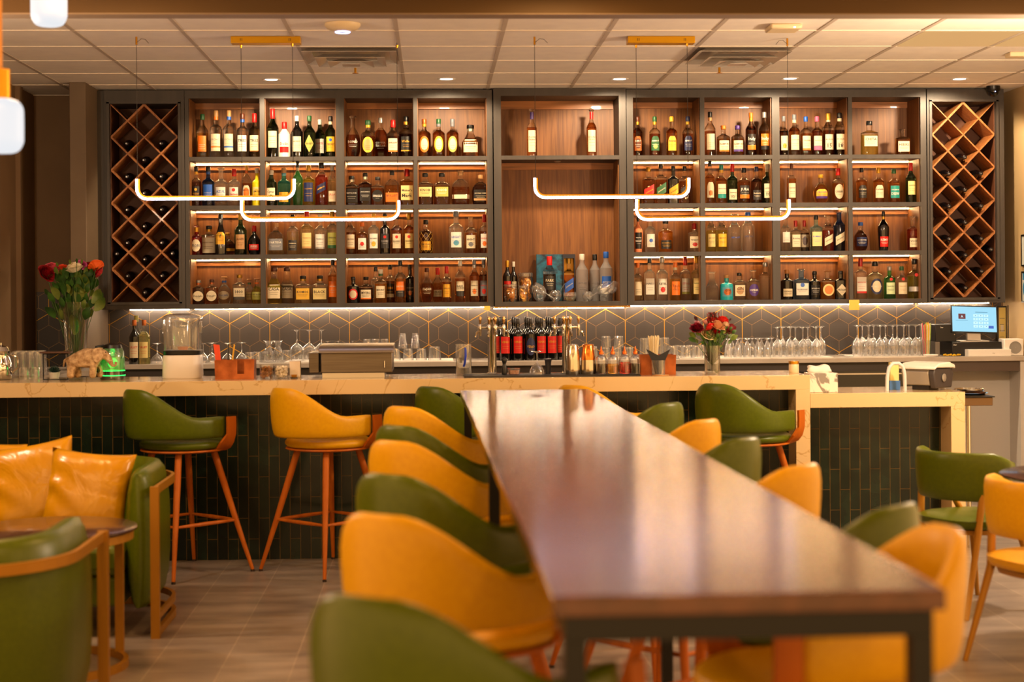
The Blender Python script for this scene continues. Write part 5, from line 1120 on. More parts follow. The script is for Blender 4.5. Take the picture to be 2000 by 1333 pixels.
# ---------------------------------------------------------------- flowers
LEAF = MN('leaf_green', '#1f3d14', '#3c6a22', ns=12, rough=.5); LEAF2 = MN('leaf_light', '#4c6a22', '#7d8a3a', ns=12, rough=.5); STEM = M('stem_green', '#3c5a22', .5)
def leafmesh(mb, base, tip, w, bend=.15, mi=0):
    b = Vector(base); d = Vector(tip)-b; side = d.cross(Vector((.3, 1, .2))).normalized(); up = side.cross(d).normalized()*d.length*bend
    n = 7; st = len(mb.v)
    for i in range(n):
        u = i/(n-1); ww = w*math.sin(PI*min(u*.94+.04, 1))**.8; c_ = b+d*u+up*math.sin(PI*u)
        for k in (-1, 0, 1): mb.v.append(tuple(c_+side*ww*k/2+up*(.25 if k else 0)*-(ww/w)))
    for i in range(n-1):
        for k in (0, 1): q = st+i*3+k; mb.f.append((q, q+1, q+4, q+3)); mb.m.append(mi)
def rose(x, y, z, R, col, lab, stem_to, grp, tilt=(0, 0), name='rose', ruffle=0):
    t = thing(name, lab, 'flower', (x, y, z), random.random()*6, grp); mb = MB()
    pet = 0
    for layer, (rr, hh, n, open_) in enumerate(((.16, 1.0, 3, .02), (.30, 1.0, 4, .05), (.44, .98, 5, .1), (.58, .92, 5, .18), (.72, .84, 6, .3), (.86, .72, 6, .45), (1.0, .54, 6, .7))):
        for i in range(n):
            a0 = 2*PI*i/n+layer*.7; st = len(mb.v); wa = 2*PI/n*.72; nu, nv = 6, 4
            for j in range(nv+1):
                v = j/nv
                for k in range(nu+1):
                    u = -1+2*k/nu; an = a0+u*wa; r_ = rr*R*(.25+.75*v**.6)+open_*R*.25*v**3; r_ *= 1+.03*math.sin(an*5+layer)+ruffle*.12*math.sin(an*17)*v
                    zz = (hh*v*(1-.16*u*u)-.5)*R*1.25-(open_*R*.2*v**4)
                    mb.v.append((r_*math.cos(an), r_*math.sin(an), zz))
            for j in range(nv):
                for k in range(nu): q = st+j*(nu+1)+k; mb.f.append((q, q+1, q+nu+2, q+nu+1)); mb.m.append(0)
    o = mb.build('bloom', MN('petal_'+col[1:], col, col, ns=5, rough=.55), t, True, sharp=80); o.rotation_euler = (tilt[0], tilt[1], 0)
    b = Vector(stem_to)-Vector((x, y, z)); m_ = Matrix.Rotation(-t.rotation_euler.z, 3, 'Z'); b = m_ @ b
    s_ = MB().tube([(0, 0, -R*.4), tuple(b*.5+m_ @ Vector((0, 0, 0))), tuple(b)], .0028, 6); s_.build('stem', STEM, t, True)
    mb = MB()
    for i in range(5):
        an = i*2*PI/5; leafmesh(mb, (0, 0, -R*.5), (R*.7*math.cos(an), R*.7*math.sin(an), -R*.25), R*.35)
    mb.build('sepals', LEAF, t, True)
# tall vase behind the elephant
YV = 11.2
vz = ZC
cx = U(148, 640, YV).x; kk = dep(cx, YV)/F
t = thing('glass_vase', 'tall flared clear glass vase of mixed roses behind the elephant', 'vase', (cx, YV, vz)); H = U(148, 590, YV).z-vz
MB().lathe([(.001, .008), (18*kk, .008), (18*kk, 0), (19*kk, .03), (26*kk, H)], seg=48).map(ribbed(.1, 12, .018)).build('glass_body', CLEARG, t, True)
MB().lathe([(.001, .01), (17*kk, .01), (19*kk, .1), (.001, .1)], seg=28).build('water', MC['clear_water'], t, True)
tip = (cx, YV, vz+.05)
fl = [(92, 533, 15, '#8e0712', 'dark red rose'), (104, 523, 12, '#d9586c', 'pink rose'), (121, 526, 12, '#e8481a', 'orange rose'), (144, 523, 14.5, '#ece0c0', 'cream white rose'), (157, 517, 10, '#c95a96', 'magenta pink rose'), (171, 523, 12, '#9c0b14', 'deep red rose half hidden'), (187, 518, 12, '#f0631c', 'bright orange rose'), (190, 531, 13, '#a80a18', 'crimson rose'), (119, 537, 9, '#d8380f', 'small orange red rose')]
for i, (px, py, r, c_, n_) in enumerate(fl):
    p = U(px, py, YV-.03+.06*(i % 3)); rose(p.x, p.y, p.z, r*kk*1.12, c_, f'{n_} in the tall vase behind the elephant', (cx+random.uniform(-.03, .03), YV+random.uniform(-.03, .03), vz+.04), 'roses in the tall vase', (random.uniform(.3, .9), (px-145)*.012))
def greenery(name, lab, base, tips, w, mats, grp=None, every=4):
    t = thing(name, lab, 'foliage', base); b = Vector(base); mb = MB(); sm = MB(); rnd = random.Random(len(tips)*7)
    for ti, (p, ww, mi) in enumerate(tips):
        q = Vector(p)-b; ax = q-(q-Vector((q.x*.5, q.y*.5, q.z*.72))).normalized()*(ww*1.7); mid = ax
        if ti % every == 0: sm.tube([(q.x*.04, q.y*.04, 0), tuple(ax*.5), tuple(ax)], .0022, 5)
        leafmesh(mb, mid, q, ww, rnd.uniform(-.2, .3), mi)
    o = mb.build('leaves', mats, t, True); o['kind'] = 'stuff'; o2 = sm.build('stems', STEM, t, True); o2['kind'] = 'stuff'
rnd = random.Random(5); tips = []
for i in range(150):
    px = rnd.gauss(148, 21); py = rnd.uniform(520, 606); tips.append((U(px, py, YV+rnd.uniform(-.08, .08)), rnd.uniform(.03, .05), rnd.random() > .7))
for (px, py, w_, mi) in ((88, 600, .06, 0), (204, 582, .07, 1), (140, 615, .09, 1), (100, 560, .06, 1), (196, 565, .07, 1), (165, 535, .08, 1), (150, 505, .02, 0), (136, 507, .02, 1), (160, 506, .02, 1), (110, 512, .02, 1), (152, 555, .08, 1), (175, 600, .06, 0)): tips.append((U(px, py, YV-.1), w_, mi))
greenery('rose_foliage', 'green leaves and stems among the roses in the tall vase', (cx, YV, vz+.03), tips, .04, [LEAF, LEAF2])
# cylinder vase of red and cream flowers
YV2 = 9.78; cx = U(1391, 700, YV2).x; kk = dep(cx, YV2)/F
t = thing('glass_vase', 'clear cylinder vase of red and cream flowers on the bar', 'vase', (cx, YV2, ZB_))
MB().lathe([(.001, .008), (15*kk, .008), (15.6*kk, 0), (15.6*kk, .172)], seg=32).build('glass_body', CLEARG, t, True)
MB().lathe([(.001, .01), (14.6*kk, .01), (14.6*kk, .13), (.001, .13)], seg=28).build('water', MC['clear_water'], t, True)
fl = [(1384, 652, 11.5, '#ecd9ae', 'cream rose', 0), (1403, 635, 12, '#e8b48c', 'peach carnation', 1), (1392, 626, 10, '#c40a12', 'red carnation', 1), (1361, 640, 10.5, '#7a0620', 'burgundy dahlia', 1), (1424, 642, 10, '#6c0820', 'dark burgundy dahlia', 1), (1387, 638, 8, '#d00f12', 'bright red bloom', 1), (1399, 647, 8, '#c80c10', 'scarlet bloom below the peach one', 1), (1413, 625, 8, '#d0140e', 'red bloom by the burgundy dahlia', 1), (1378, 630, 6, '#e6b0a8', 'pale pink small bloom', 0), (1417, 633, 6, '#e8c8b0', 'pale blush small bloom', 0), (1363, 632, 6, '#dfa8b0', 'soft pink bud', 0)]
for i, (px, py, r, c_, n_, ru) in enumerate(fl):
    p = U(px, py, YV2-.03*(i % 2)); rose(p.x, p.y, p.z, r*kk*1.15, c_, f'{n_} in the cylinder vase on the bar', (cx+random.uniform(-.02, .02), YV2+random.uniform(-.02, .02), ZB_+.08), 'flowers in the cylinder vase', (random.uniform(.4, .9), (px-1390)*.014), 'rose' if not ru else 'carnation', ru)
rnd = random.Random(9); tips = []
for i in range(110):
    an = rnd.uniform(0, 2*PI); rr = rnd.uniform(6, 46); px = 1391+rr*math.cos(an); py = 652+rr*.62*math.sin(an); tips.append((U(px, py, YV2+rnd.uniform(-.04, .1)), rnd.uniform(.012, .022), rnd.random() > .6))
for (px, py, w_, mi) in ((1356, 618, .02, 2), (1420, 617, .015, 0), (1428, 622, .012, 2), (1346, 650, .03, 1), (1441, 655, .03, 1), (1438, 645, .02, 0), (1345, 660, .03, 0), (1395, 609, .02, 2), (1388, 610, .02, 2), (1402, 730, .02, 1)): tips.append((U(px, py, YV2-.02), w_, mi))
greenery('bouquet_foliage', 'green and dark red leaves around the flowers in the cylinder vase', (cx, YV2, ZB_+.06), tips, .02, [LEAF, LEAF2, M('dark_red_leaf', '#3a1218', .5)])
# berries
t = thing('berry_sprig', 'sprig of tiny dark red berries at the top of the bouquet', 'foliage', (cx, YV2, ZB_+.05)); mb = MB(); rnd = random.Random(2)
for i in range(40): p = U(rnd.uniform(1381, 1406), rnd.uniform(611, 622), YV2-rnd.uniform(0, .04)); mb.ball(tuple(p-Vector(t.location)), .004, 6, 5)
o = mb.build('berries', M('berry_red', '#7a1410', .35), t, True); o['kind'] = 'stuff'; mb = MB()
for i in range(5): p = U(1384+i*5, 617, YV2-.02)-Vector(t.location); mb.tube([(0, 0, 0), tuple(p)], .0015, 5)
mb.build('stems', STEM, t)

# ---------------------------------------------------------------- till end of the back counter and bar
t = thing('straw_cup', 'clear cup of colourful plastic straws on the back counter by the printer', 'straw cup', (XC(1809, 12.0), 12.0, zc))
MB().lathe([(.001, .002), (.03, .002), (.034, .12)], seg=24).build('cup', THIN, t, True)
mb = MB(); rnd = random.Random(4); mats_ = [M('straw_'+c, v, .4) for c, v in (('white', '#eadfd0'), ('pink', '#e0587a'), ('green', '#9fc23a'), ('orange', '#eb8a2a'), ('yellow', '#ecd04a'))]
for i in range(46):
    an = rnd.random()*6.3; r_ = rnd.random()**.5*.024; tx, ty = r_*math.cos(an), r_*math.sin(an); mb.tube([(tx, ty, .004), (tx*1.5, ty*1.5, .24+rnd.uniform(-.012, .012))], .003, 6, mi=rnd.randrange(5))
o = mb.build('straws', mats_, t); o['kind'] = 'stuff'
t = thing('doily_stack', 'low stack of scalloped white coasters before the straw cup', 'coasters', (XC(1818, 11.93), 11.93, zc)); MB().lathe([(.05, 0), (.056, .004), (.05, .008), (.056, .012), (.05, .016)], seg=24, cap=True).build('coaster_stack', WHITE, t)
t = thing('receipt_printer', 'black receipt printer box on the back counter beside the screen', 'printer', (XC(1842, 12.05), 12.05, zc))
k_ = 12.2/F
MB().box(-21*k_, 21*k_, -.07, .09, 28*k_, 62*k_).build('printer_body', BLACK, t, bevel=.006)
MB().box(-21*k_+.001, -12*k_, -.068, .09, 0, 27.9*k_).build('paper_feed', M('grey_metal_panel', '#6b6660', .4, .5), t)
mb = MB(); flat_text(mb, 'Star', -.03, 56*k_, -.0712, .022); mb.build('logo', WHITE, t)
for z_ in (42, 47): MB().ball((17*k_, -.071, z_*k_), .004, 8, 6).build('button', MC['ivory_plastic'], t)
t = thing('cash_drawer', 'wide black cash drawer under the touch screen', 'cash drawer', (XC(1896, 12.1), 12.1, zc))
MB().box(-48*k_, 50*k_, -.13, .18, 0, 27*k_).build('drawer_body', BLACK, t, bevel=.004)
MB().box(-.06, .14, -.1325, -.13, 10*k_, 10.8*k_).build('drawer_slot', M('slot_grey', '#3a3a3c', .3), t)
mb = MB(); flat_text(mb, 'Star', -.16, 22*k_, -.1312, .026); mb.build('logo', WHITE, t)
# screen
sp = U(1903, 624, 11.98); t = thing('point_of_sale_screen', 'black framed touch screen with pale blue keypad display', 'screen', (sp.x, 11.98, sp.z), 0)
t.rotation_euler = (-.18, .035, .02); w, h = 44*k_, 24.5*k_
MB().box(-w-.008, w+.008, 0, .018, -h-.01, h+.008).build('bezel', BLACK, t, bevel=.004)
mb = MB().box(-w, w, -.0012, 0, -h, h, 0)
mb.box(-w*.72, -w*.40, -.002, -.0013, h*.0, h*.42, 1)
flat_text(mb, 'A', -w*.56, h*.2, -.0026, .018, 2)
for r in range(4):
    for c_ in range(3): x_ = w*(.05+.24*c_); z_ = h*(.3-.29*r); mb.box(x_-w*.1, x_+w*.1, -.002, -.0013, z_-h*.1, z_+h*.1, 2)
    for c_ in range(3): mb.box(w*(.05+.24*c_)-.004, w*(.05+.24*c_)+.004, -.0026, -.0021, h*(.3-.29*r)-.002, h*(.3-.29*r)+.002, 4)
mb.box(w*.62, w*.86, -.002, -.0013, -h*.72, -h*.5, 3); mb.box(w*.05, w*.6, -.002, -.0013, h*.55, h*.6, 4); mb.box(-w*.85, -w*.3, -.002, -.0013, -h*.12, -h*.09, 4)
mb.build('display', [ME('screen_blue', '#8fd0ea', 1.0), ME('screen_maroon', '#7a1038', .5), ME('screen_key', '#b8e2f0', 1.1), ME('screen_button', '#1c5fc0', .9), ME('screen_ink', '#4c9ac0', .8)], t)
MB().box(-.05, .05, .02, .05, -h-.06, -h+.05).build('stand_neck', M('light_stand', '#cfcac2', .3, .6), t)
t = thing('screen_base', 'silver base plate of the touch screen on the cash drawer', 'stand', (sp.x, 12.06, zc+27*k_+.0005)); MB().box(-.11, .11, -.09, .08, 0, .01).build('base_plate', MC['light_stand'], t, bevel=.003)
t = thing('white_gift_carton', 'flat white carton lying before the cash drawer', 'box', (XC(1928, 11.95), 11.95, zc)); MB().box(-42*k_, 42*k_, -.06, .05, 0, 13*k_).build('carton', WHITE, t, bevel=.002)
mb = MB(); flat_text(mb, 'Star', .03, 6*k_, -.0612, .02); mb.build('lettering', M('pale_grey_ink', '#9a9690', .6), t)
t = thing('white_speaker_cube', 'white cube speaker with round grey grille at the wall end of the counter', 'speaker', (XC(1976, 11.98), 11.98, zc)); MB().box(-19*k_, 19*k_, -.05, .08, 0, 33*k_).build('housing', WHITE, t, bevel=.006)
o = MB().lathe([(.001, 0), (12*k_, 0), (12*k_, .003)], seg=28).map(lambda v: Vector((v.x+.01, -.0505-v.z, v.y+16*k_))).build('grille', M('grille_grey', '#8a8680', .6), t)
t = thing('mint_dish', 'small scatter of wrapped yellow mints before the printer', 'sweets', (XC(1858, 11.9), 11.9, zc)); mb = MB(); rnd = random.Random(8)
for i in range(18): mb.ball((rnd.uniform(-.06, .06), rnd.uniform(-.02, .02), .008+rnd.random()*.008), (.009, .007, .006), 6, 5)
o = mb.build('wrapped_mints', M('yellow_wrapper', '#d2a81c', .3), t); o['kind'] = 'stuff'
# frames leaning behind the till
FR = M('black_picture_frame', '#17130f', .4)
def frame(a0, a1, z0, z1, y, lab, inner, nm='framed_paper'):
    t = thing(nm, lab, 'framed paper', (0, 0, 0)); w_ = .012
    MB().box(a0, a1, y, y+.012, z0, z0+w_).box(a0, a1, y, y+.012, z1-w_, z1).box(a0, a0+w_, y, y+.012, z0+w_, z1-w_).box(a1-w_, a1, y, y+.012, z0+w_, z1-w_).build('frame', FR, t)
    mb = MB().box(a0+w_, a1-w_, y+.004, y+.006, z0+w_, z1-w_, 0); inner(mb, a0+w_, a1-w_, z0+w_, z1-w_, y+.0035); return t, mb
def lines(mb, x0, x1, z0, z1, y):
    for i in range(5): zz = z1-(z1-z0)*(.25+.14*i); mb.box(x0+(x1-x0)*.15, x1-(x1-x0)*(.15+.1*(i % 2)), y-.0005, y, zz, zz+.004, 1)
    mb.box(x0+(x1-x0)*.3, x0+(x1-x0)*.7, y-.0005, y, z0+(z1-z0)*.45, z0+(z1-z0)*.6, 2)
PAP = M('certificate_paper', '#d8cdb8', .6); INK = M('grey_ink', '#77706a', .6)
a = U(1948, 660, 12.38).x; b = U(1970, 600, 12.38).x
t, mb = frame(U(1946, 640, 12.4).x, U(1966, 640, 12.4).x, zc, U(1950, 598, 12.4).z, 12.38, 'framed yellow paper leaning behind the touch screen', lines); mb.build('printed_sheet', [M('yellow_sheet', '#d8c06a', .6), INK, PAP], t)
t, mb = frame(U(1967, 640, 12.36).x, U(1989, 640, 12.36).x, zc, U(1950, 597, 12.36).z, 12.34, 'framed white paper with a red patch leaning at the wall end', lines); mb.build('printed_sheet', [PAP, INK, M('red_patch', '#b8382a', .6)], t)
# certificates on the till-side wall
for (ya, yb, lab, two) in ((457, 520, 'framed certificate on the till-side wall, upper of two', 0), (530, 592, 'framed blue and white certificate on the till-side wall, lower of two', 1)):
    Y0, Y1 = 10.9, 11.9; z1 = U(1985, ya, 11.8).z; z0 = U(1985, yb, 11.8).z; t = thing('wall_certificate', lab, 'certificate', (XR-.0135, (Y0+Y1)/2, (z0+z1)/2), 0, 'certificates on the wall'); h_ = (z1-z0)/2; w_ = .17
    t.location.y = 11.86
    MB().box(0, .013, -w_, w_, h_-.012, h_).box(0, .013, -w_, w_, -h_, -h_+.012).box(0, .013, -w_, -w_+.012, -h_+.012, h_-.012).box(0, .013, w_-.012, w_, -h_+.012, h_-.012).build('frame', FR, t)
    mb = MB().box(.004, .006, -w_+.012, w_-.012, -h_+.012, h_-.012, 0)
    for i in range(5): mb.box(.0032, .004, -w_*.6, w_*.6, h_*(.5-.2*i), h_*(.5-.2*i)+.004, 1)
    if two: mb.prism([(w_*.85*math.cos(q*PI/12)-.0, -h_*.1+h_*.75*math.sin(q*PI/12)) for q in range(-6, 7)]+[(w_*.6*math.cos(q*PI/12), -h_*.1+h_*.75*math.sin(q*PI/12)) for q in range(6, -7, -1)], 'x', .0028, .0032, 2); mb.box(.0028, .0032, w_*.3, w_*.85, h_*.45, h_*.9, 2)
    else: mb.box(.0028, .0032, -w_*.2, w_*.5, -h_*.1, h_*.3, 2)
    mb.build('printed_sheet', [M('cool_paper', '#c9ccc8', .5), INK, M('certificate_blue', '#2f7fb0', .5) if two else M('certificate_green', '#8fb09a', .5)], t)
# things at the low counter and bar end
p = U(1555.5, 726, 9.75); t = thing('cream_jar', 'small cream jar with gold lid at the end of the high bar', 'jar', (p.x, 9.82, ZB_))
MB().lathe([(.028, 0), (.03, .004), (.03, .05), (.027, .055)], seg=24, cap=True).build('jar_body', MC['ivory_plastic'], t, True); MB().lathe([(.031, .055), (.031, .072)], seg=24, cap=True).build('lid', BRASS, t, True)
zl = ZLOW+.0006
a = U(1580.5, 763, 9.62); b = U(1639, 763, 9.62); tz = U(1600, 730, 9.62).z
t = thing('tissue_box_cover', 'white marbled tissue box on the low counter', 'tissue box', ((a.x+b.x)/2+.004, 9.72, zl)); w = (b.x-a.x)/2-.004; h = tz-zl
MM = MN('grey_veined_marble', '#8a8580', '#ece6de', (1, 1, 1), 5, .25, dist=1.8, lo=.42, hi=.455, detail=5)
MB().box(-w, w, -.07, .07, 0, h).build('box_body', MM, t, bevel=.002)
mb = MB(); st = 0; n = 10
mb.lathe(smooth_prof([(.06, 0), (.075, .008), (.072, .03), (.055, .042), (.02, .045), (.001, .044)], 2), (-.01, 0, h), 28, dr=.5).map(lambda v: Vector((v.x*(1+.1*math.sin(v.y*90+v.z*80)), v.y*(1+.1*math.sin(v.x*70)), v.z if v.z < h+.001 else v.z+.006*math.sin(v.x*60))))
mb.build('tissue', M('white_tissue', '#f0ebe4', .8), t, True)
# toaster-like card press
p = U(1815, 757, 9.78); t = thing('label_printer', 'silver and charcoal desktop printer with white curved lid on the low counter', 'printer', (p.x, 9.86, zl), -.8)
MB().prism([(-.10, .03), (.10, .02), (.12, .10), (.09, .13), (-.10, .135), (-.115, .11)], 'x', -.1, .085).build('silver_body', M('satin_silver', '#a8a6a4', .35, .6), t, bevel=.008)
MB().prism([(-.095, .012), (.10, .012), (.125, .10), (.09, .13), (-.11, .13), (-.12, .1)], 'x', .086, .125).build('charcoal_side', M('charcoal_plastic', '#3a3638', .4), t, bevel=.008)
MB().lathe([(.016, 0), (.024, .004), (.024, .008), (.015, .012)], seg=24, cap=True).map(lambda v: Vector((.1255+v.z, v.x-.01, v.y+.075))).build('knob', MC['satin_silver'], t, True)
MB().prism([(-.125, .125), (-.12, .142), (-.07, .162), (.06, .168), (.12, .15), (.13, .125), (.1, .131), (-.1, .137)], 'x', -.112, .135).build('white_lid', WHITE, t, bevel=.006)
MB().box(-.06, .05, -.05, .07, 0, .03).build('foot', M('charcoal_plastic', '#3a3638', .4), t)
p = U(1750, 758, 9.75); t = thing('bent_white_rack', 'bent white tube rack standing on the low counter beside the printer', 'rack', (p.x, 9.74, zl)); 
MB().tube([(-.058, 0, 0), (-.056, 0, .08), (-.045, 0, .14), (-.02, 0, .165), (.015, 0, .165), (.04, 0, .145), (.05, 0, .1), (.052, 0, 0)], .011, 12).build('tube_frame', M('pale_blue_white_tube', '#cdd2d8', .3), t, True)
t = thing('cleaning_wipes', 'pale yellow carton in a blue holder behind the bent white rack', 'box', (p.x+.02, 9.86, zl)); MB().box(-.028, .024, -.02, .02, .05, .165).build('carton', M('pale_yellow_card', '#e2d488', .6), t); MB().box(-.034, .03, -.026, .026, 0, .055).build('blue_holder', M('blue_holder', '#3f6fb0', .4), t)
p = U(1875, 760, 9.95); t = thing('silver_tray', 'stack of round silver trays on the stand at the bar end', 'tray', (U(1893, 760, 9.97).x, 9.97, .9225)); MB().lathe([(.001, 0), (.10, 0), (.115, .008), (.12, .008)], seg=32).lathe([(.001, .012), (.09, .012), (.105, .022), (.11, .022)], (-.015, 0, 0), seg=32).lathe([(.001, .022), (.08, .022), (.09, .034), (.095, .034)], (0, 0, 0), seg=32).build('tray_stack', CHROME, t, True)

# ---------------------------------------------------------------- communal high table
A = UZ(1084, 1173, 1.055); B = UZ(1838, 1148, 1.055); Cc = UZ(1150, 760.5, 1.055); D = UZ(898, 763, 1.055)
yn = (A.y+B.y)/2; yf = (Cc.y+D.y)/2; wx = ((B.x-A.x)+(Cc.x-D.x))/2
cxn = (A.x+B.x)/2; cxf = (Cc.x+D.x)/2; rzT = -math.atan2(cxf-cxn, yf-yn); LT = math.hypot(yf-yn, cxf-cxn)
print('TABLE', A, B, Cc, D, wx, LT, rzT)
tb = thing('communal_high_table', 'very long brown wooden high table with black steel frame, running toward the bar', 'table', ((cxn+cxf)/2, (yn+yf)/2, 0), rzT)
TW = MN('glossy_brown_table', '#4e2c1a', '#603822', (6, .6, 6), 3, .16, .0, 6, coat=0, dist=.6)
MB().box(-wx/2, wx/2, -LT/2, LT/2, 1.02, 1.055).build('table_top', TW, tb, bevel=.003)
MB().box(-wx/2+.02, wx/2-.02, -LT/2+.012, -LT/2+.05, .975, 1.019).box(-wx/2+.02, wx/2-.02, LT/2-.05, LT/2-.012, .975, 1.019).box(-wx/2+.02, -wx/2+.058, -LT/2+.05, LT/2-.05, .975, 1.019).box(wx/2-.058, wx/2-.02, -LT/2+.05, LT/2-.05, .975, 1.019).build('apron_frame', DARK, tb)
for yy in (-LT/2+.012, -.02, LT/2-.05):
    for s_ in (-1, 1):
        x_ = s_*(wx/2-.039); MB().box(x_-.019, x_+.019, yy, yy+.038, 0, .974).build('leg', DARK, tb)

# ---------------------------------------------------------------- bar stools
def ubow(n, front, side, backx, rnd_front=.0):
    """open U path: ends forward (+x), back at -x; returns list of (x,y,outward normal,u)"""
    pts = []
    pts += [(front*(1-i/3), -side) for i in range(3)]
    for i in range(n+1):
        a = -PI/2-PI*i/n; pts.append((backx*abs(math.cos(a)) if False else -backx*abs(math.cos(a)), side*math.sin(a)))
    pts += [(front*((i+1)/3), side) for i in range(3)]
    return pts
def shell(path, zlo, zhi, thick, flare=0, rnd=.5, puff=.0):
    """upholstered band swept along path; zlo/zhi functions of arc parameter"""
    n = len(path); P = [Vector((p[0], p[1])) for p in path]; L_ = [0]
    for i in range(1, n): L_.append(L_[-1]+(P[i]-P[i-1]).length)
    mb = MB(); K = 20; rings = []
    for i in range(n):
        u = L_[i]/L_[-1]; tt = (P[min(i+1, n-1)]-P[max(i-1, 0)]).normalized(); nn = Vector((tt.y, -tt.x))
        if nn.dot(P[i]-Vector((.0, 0))) < 0: nn = -nn
        z0, z1 = zlo(u), zhi(u); h = (z1-z0)/2; zc_ = (z0+z1)/2
        ef = min(1, math.sin(PI*min(max(u, .0), 1))*14)**.5 if 0 < u < 1 else .35
        for k in range(K):
            a = 2*PI*k/K; ca, sa = math.cos(a), math.sin(a)
            q = 1/(abs(ca)**3+abs(sa)**3)**(1/3)
            ox = ca*q*thick/2*max(ef, .4); oz = sa*q*h*(1 if ef > .9 else .94+.06*ef)
            fl = flare*max(0, (zc_+oz-z0)/max(z1-z0, .001))*max(0, math.sin(PI*u))**1.5
            mb.v.append((P[i].x+nn.x*(ox+fl), P[i].y+nn.y*(ox+fl), zc_+oz))
    for i in range(n-1):
        for k in range(K): k2 = (k+1) % K; mb.f.append((i*K+k, i*K+k2, (i+1)*K+k2, (i+1)*K+k)); mb.m.append(0)
    mb.f.append(tuple(range(K))); mb.m.append(0); mb.f.append(tuple((n-1)*K+k for k in range(K))); mb.m.append(0)
    return mb
def smoothstep(x): x = max(0, min(1, x)); return x*x*(3-2*x)
def make_stool(mat):
    t = thing('bar_stool', 'x', 'bar stool')
    path = ubow(26, .10, .245, .315)
    zh = lambda u: .890+.162*smoothstep((min(u, 1-u)-.165)/.295)
    zl2 = lambda u: .772
    shell(path, zl2, zh, .048, .02).build('backrest', mat, t, True, sharp=80)
    for s_ in (-1, 1):
        pth = [(s_*.272, .888), (s_*.274, .84), (s_*.272, .79), (s_*.262, .745), (s_*.235, .715), (s_*.19, .698), (s_*.12, .692)]
        pp = []
        mb = MB(); st = 0
        for i, (y_, z_) in enumerate(pth):
            a_ = pth[max(i-1, 0)]; b_ = pth[min(i+1, len(pth)-1)]; d_ = Vector((b_[0]-a_[0], b_[1]-a_[1])).normalized(); n_ = Vector((-d_.y, d_.x))*.007
            w0, w1 = (.098, .158) if i < 3 else (.06, .15)
            for (q, s2) in ((w0, 1), (w1, 1), (w1, -1), (w0, -1)): mb.v.append((q, y_+n_.x*s2, z_+n_.y*s2))
        for i in range(len(pth)-1):
            for k in range(4): k2 = (k+1) % 4; mb.f.append((i*4+k, i*4+k2, (i+1)*4+k2, (i+1)*4+k)); mb.m.append(0)
        mb.f += [(0, 1, 2, 3), tuple((len(pth)-1)*4+k for k in range(4))]; mb.m += [0, 0]
        mb.build('bentwood_arm', TIMBER, t, True, sharp=35)
    MB().lathe(smooth_prof([(.001, .706), (.2, .706), (.235, .715), (.243, .732), (.232, .75), (.18, .762), (.001, .766)], 2), seg=36).build('seat', mat, t, True)
    MB().lathe([(.001, .69), (.225, .69), (.24, .697), (.238, .705), (.001, .705)], seg=36).build('seat_ring', TIMBER, t, True)
    rail = MB()
    tips = []
    for i in range(4):
        a = PI/4+i*PI/2; d = Vector((math.cos(a), math.sin(a), 0))
        tp, bt = d*.17+Vector((0, 0, .69)), d*.385
        lg = MB().tube([tuple(tp), tuple(tp.lerp(bt, .25)), tuple(tp.lerp(bt, .6)), tuple(bt+Vector((0, 0, .012)))], [.019, .019, .016, .0105], 12).build('leg', TIMBER, t, True)
        MB().tube([tuple(bt+Vector((0, 0, .0125))), tuple(bt)], .0115, 10).build('foot_cap', M('dark_foot', '#2a1a10', .5), lg)
        tips.append(tp.lerp(bt, .575))
    for i in range(4):
        a, b = tips[i], tips[(i+1) % 4]; m_ = (a+b)/2
        rail.tube([tuple(a), tuple(a.lerp(b, .25)), tuple(m_), tuple(a.lerp(b, .75)), tuple(b)], [.007, .010, .0115, .010, .007], 8)
    rail.build('footrest', TIMBER, t, True)
    return t
st = {'g': make_stool(GREEN), 'y': make_stool(YELLOW)}; stu = {'g': 0, 'y': 0}
def stool(c_, x, y, ang, lab, grp):
    if not stu[c_]:
        stu[c_] = 1; o = st[c_]; o.location = (x, y, 0); o.rotation_euler = (0, 0, ang); o['label'] = lab; o['group'] = grp
    else: dup(st[c_], (x, y, 0), ang, lab, grp)
R45 = math.radians(45)
for i, (c_, px) in enumerate((('g', 358), ('y', 641), ('g', 920), ('y', 1192), ('g', 1462))):
    cn = {'g': 'green', 'y': 'yellow'}[c_]; w_ = ['nearest the elephant', 'beside it under the steel warmer', 'just past the communal table end', 'mostly hidden by the table end', 'beside the quartz leg'][i]
    stool(c_, U(px, 900, 9.36).x, 9.36, R45, f'{cn} leather bar stool on orange legs at the bar, {w_}', 'bar stools along the bar')
def cpos(px, py, dx, dy, z=1.05):
    p = UZ(px, py, z); return p.x+dx, p.y+dy
for i, (c_, px, py) in enumerate((('y', 790, 795), ('g', 795, 835), ('y', 800, 862), ('g', 785, 925), ('y', 800, 1000), ('g', 790, 1160))):
    x, y = cpos(px, py, .20, .21); cn = {'g': 'green', 'y': 'yellow'}[c_]
    d_ = ['farthest along', 'fifth from the camera', 'fourth from the camera', 'third from the camera', 'second from the camera', 'first and largest'][i]
    stool(c_, .075, (7.80, 6.72, 6.06, 5.0, 4.15, 3.10)[i], math.radians((48, 48, 48, 50, 52, 54)[i]), f'{cn} bar stool on the lounge side of the long table, {d_}', 'bar stools on the lounge side of the table')
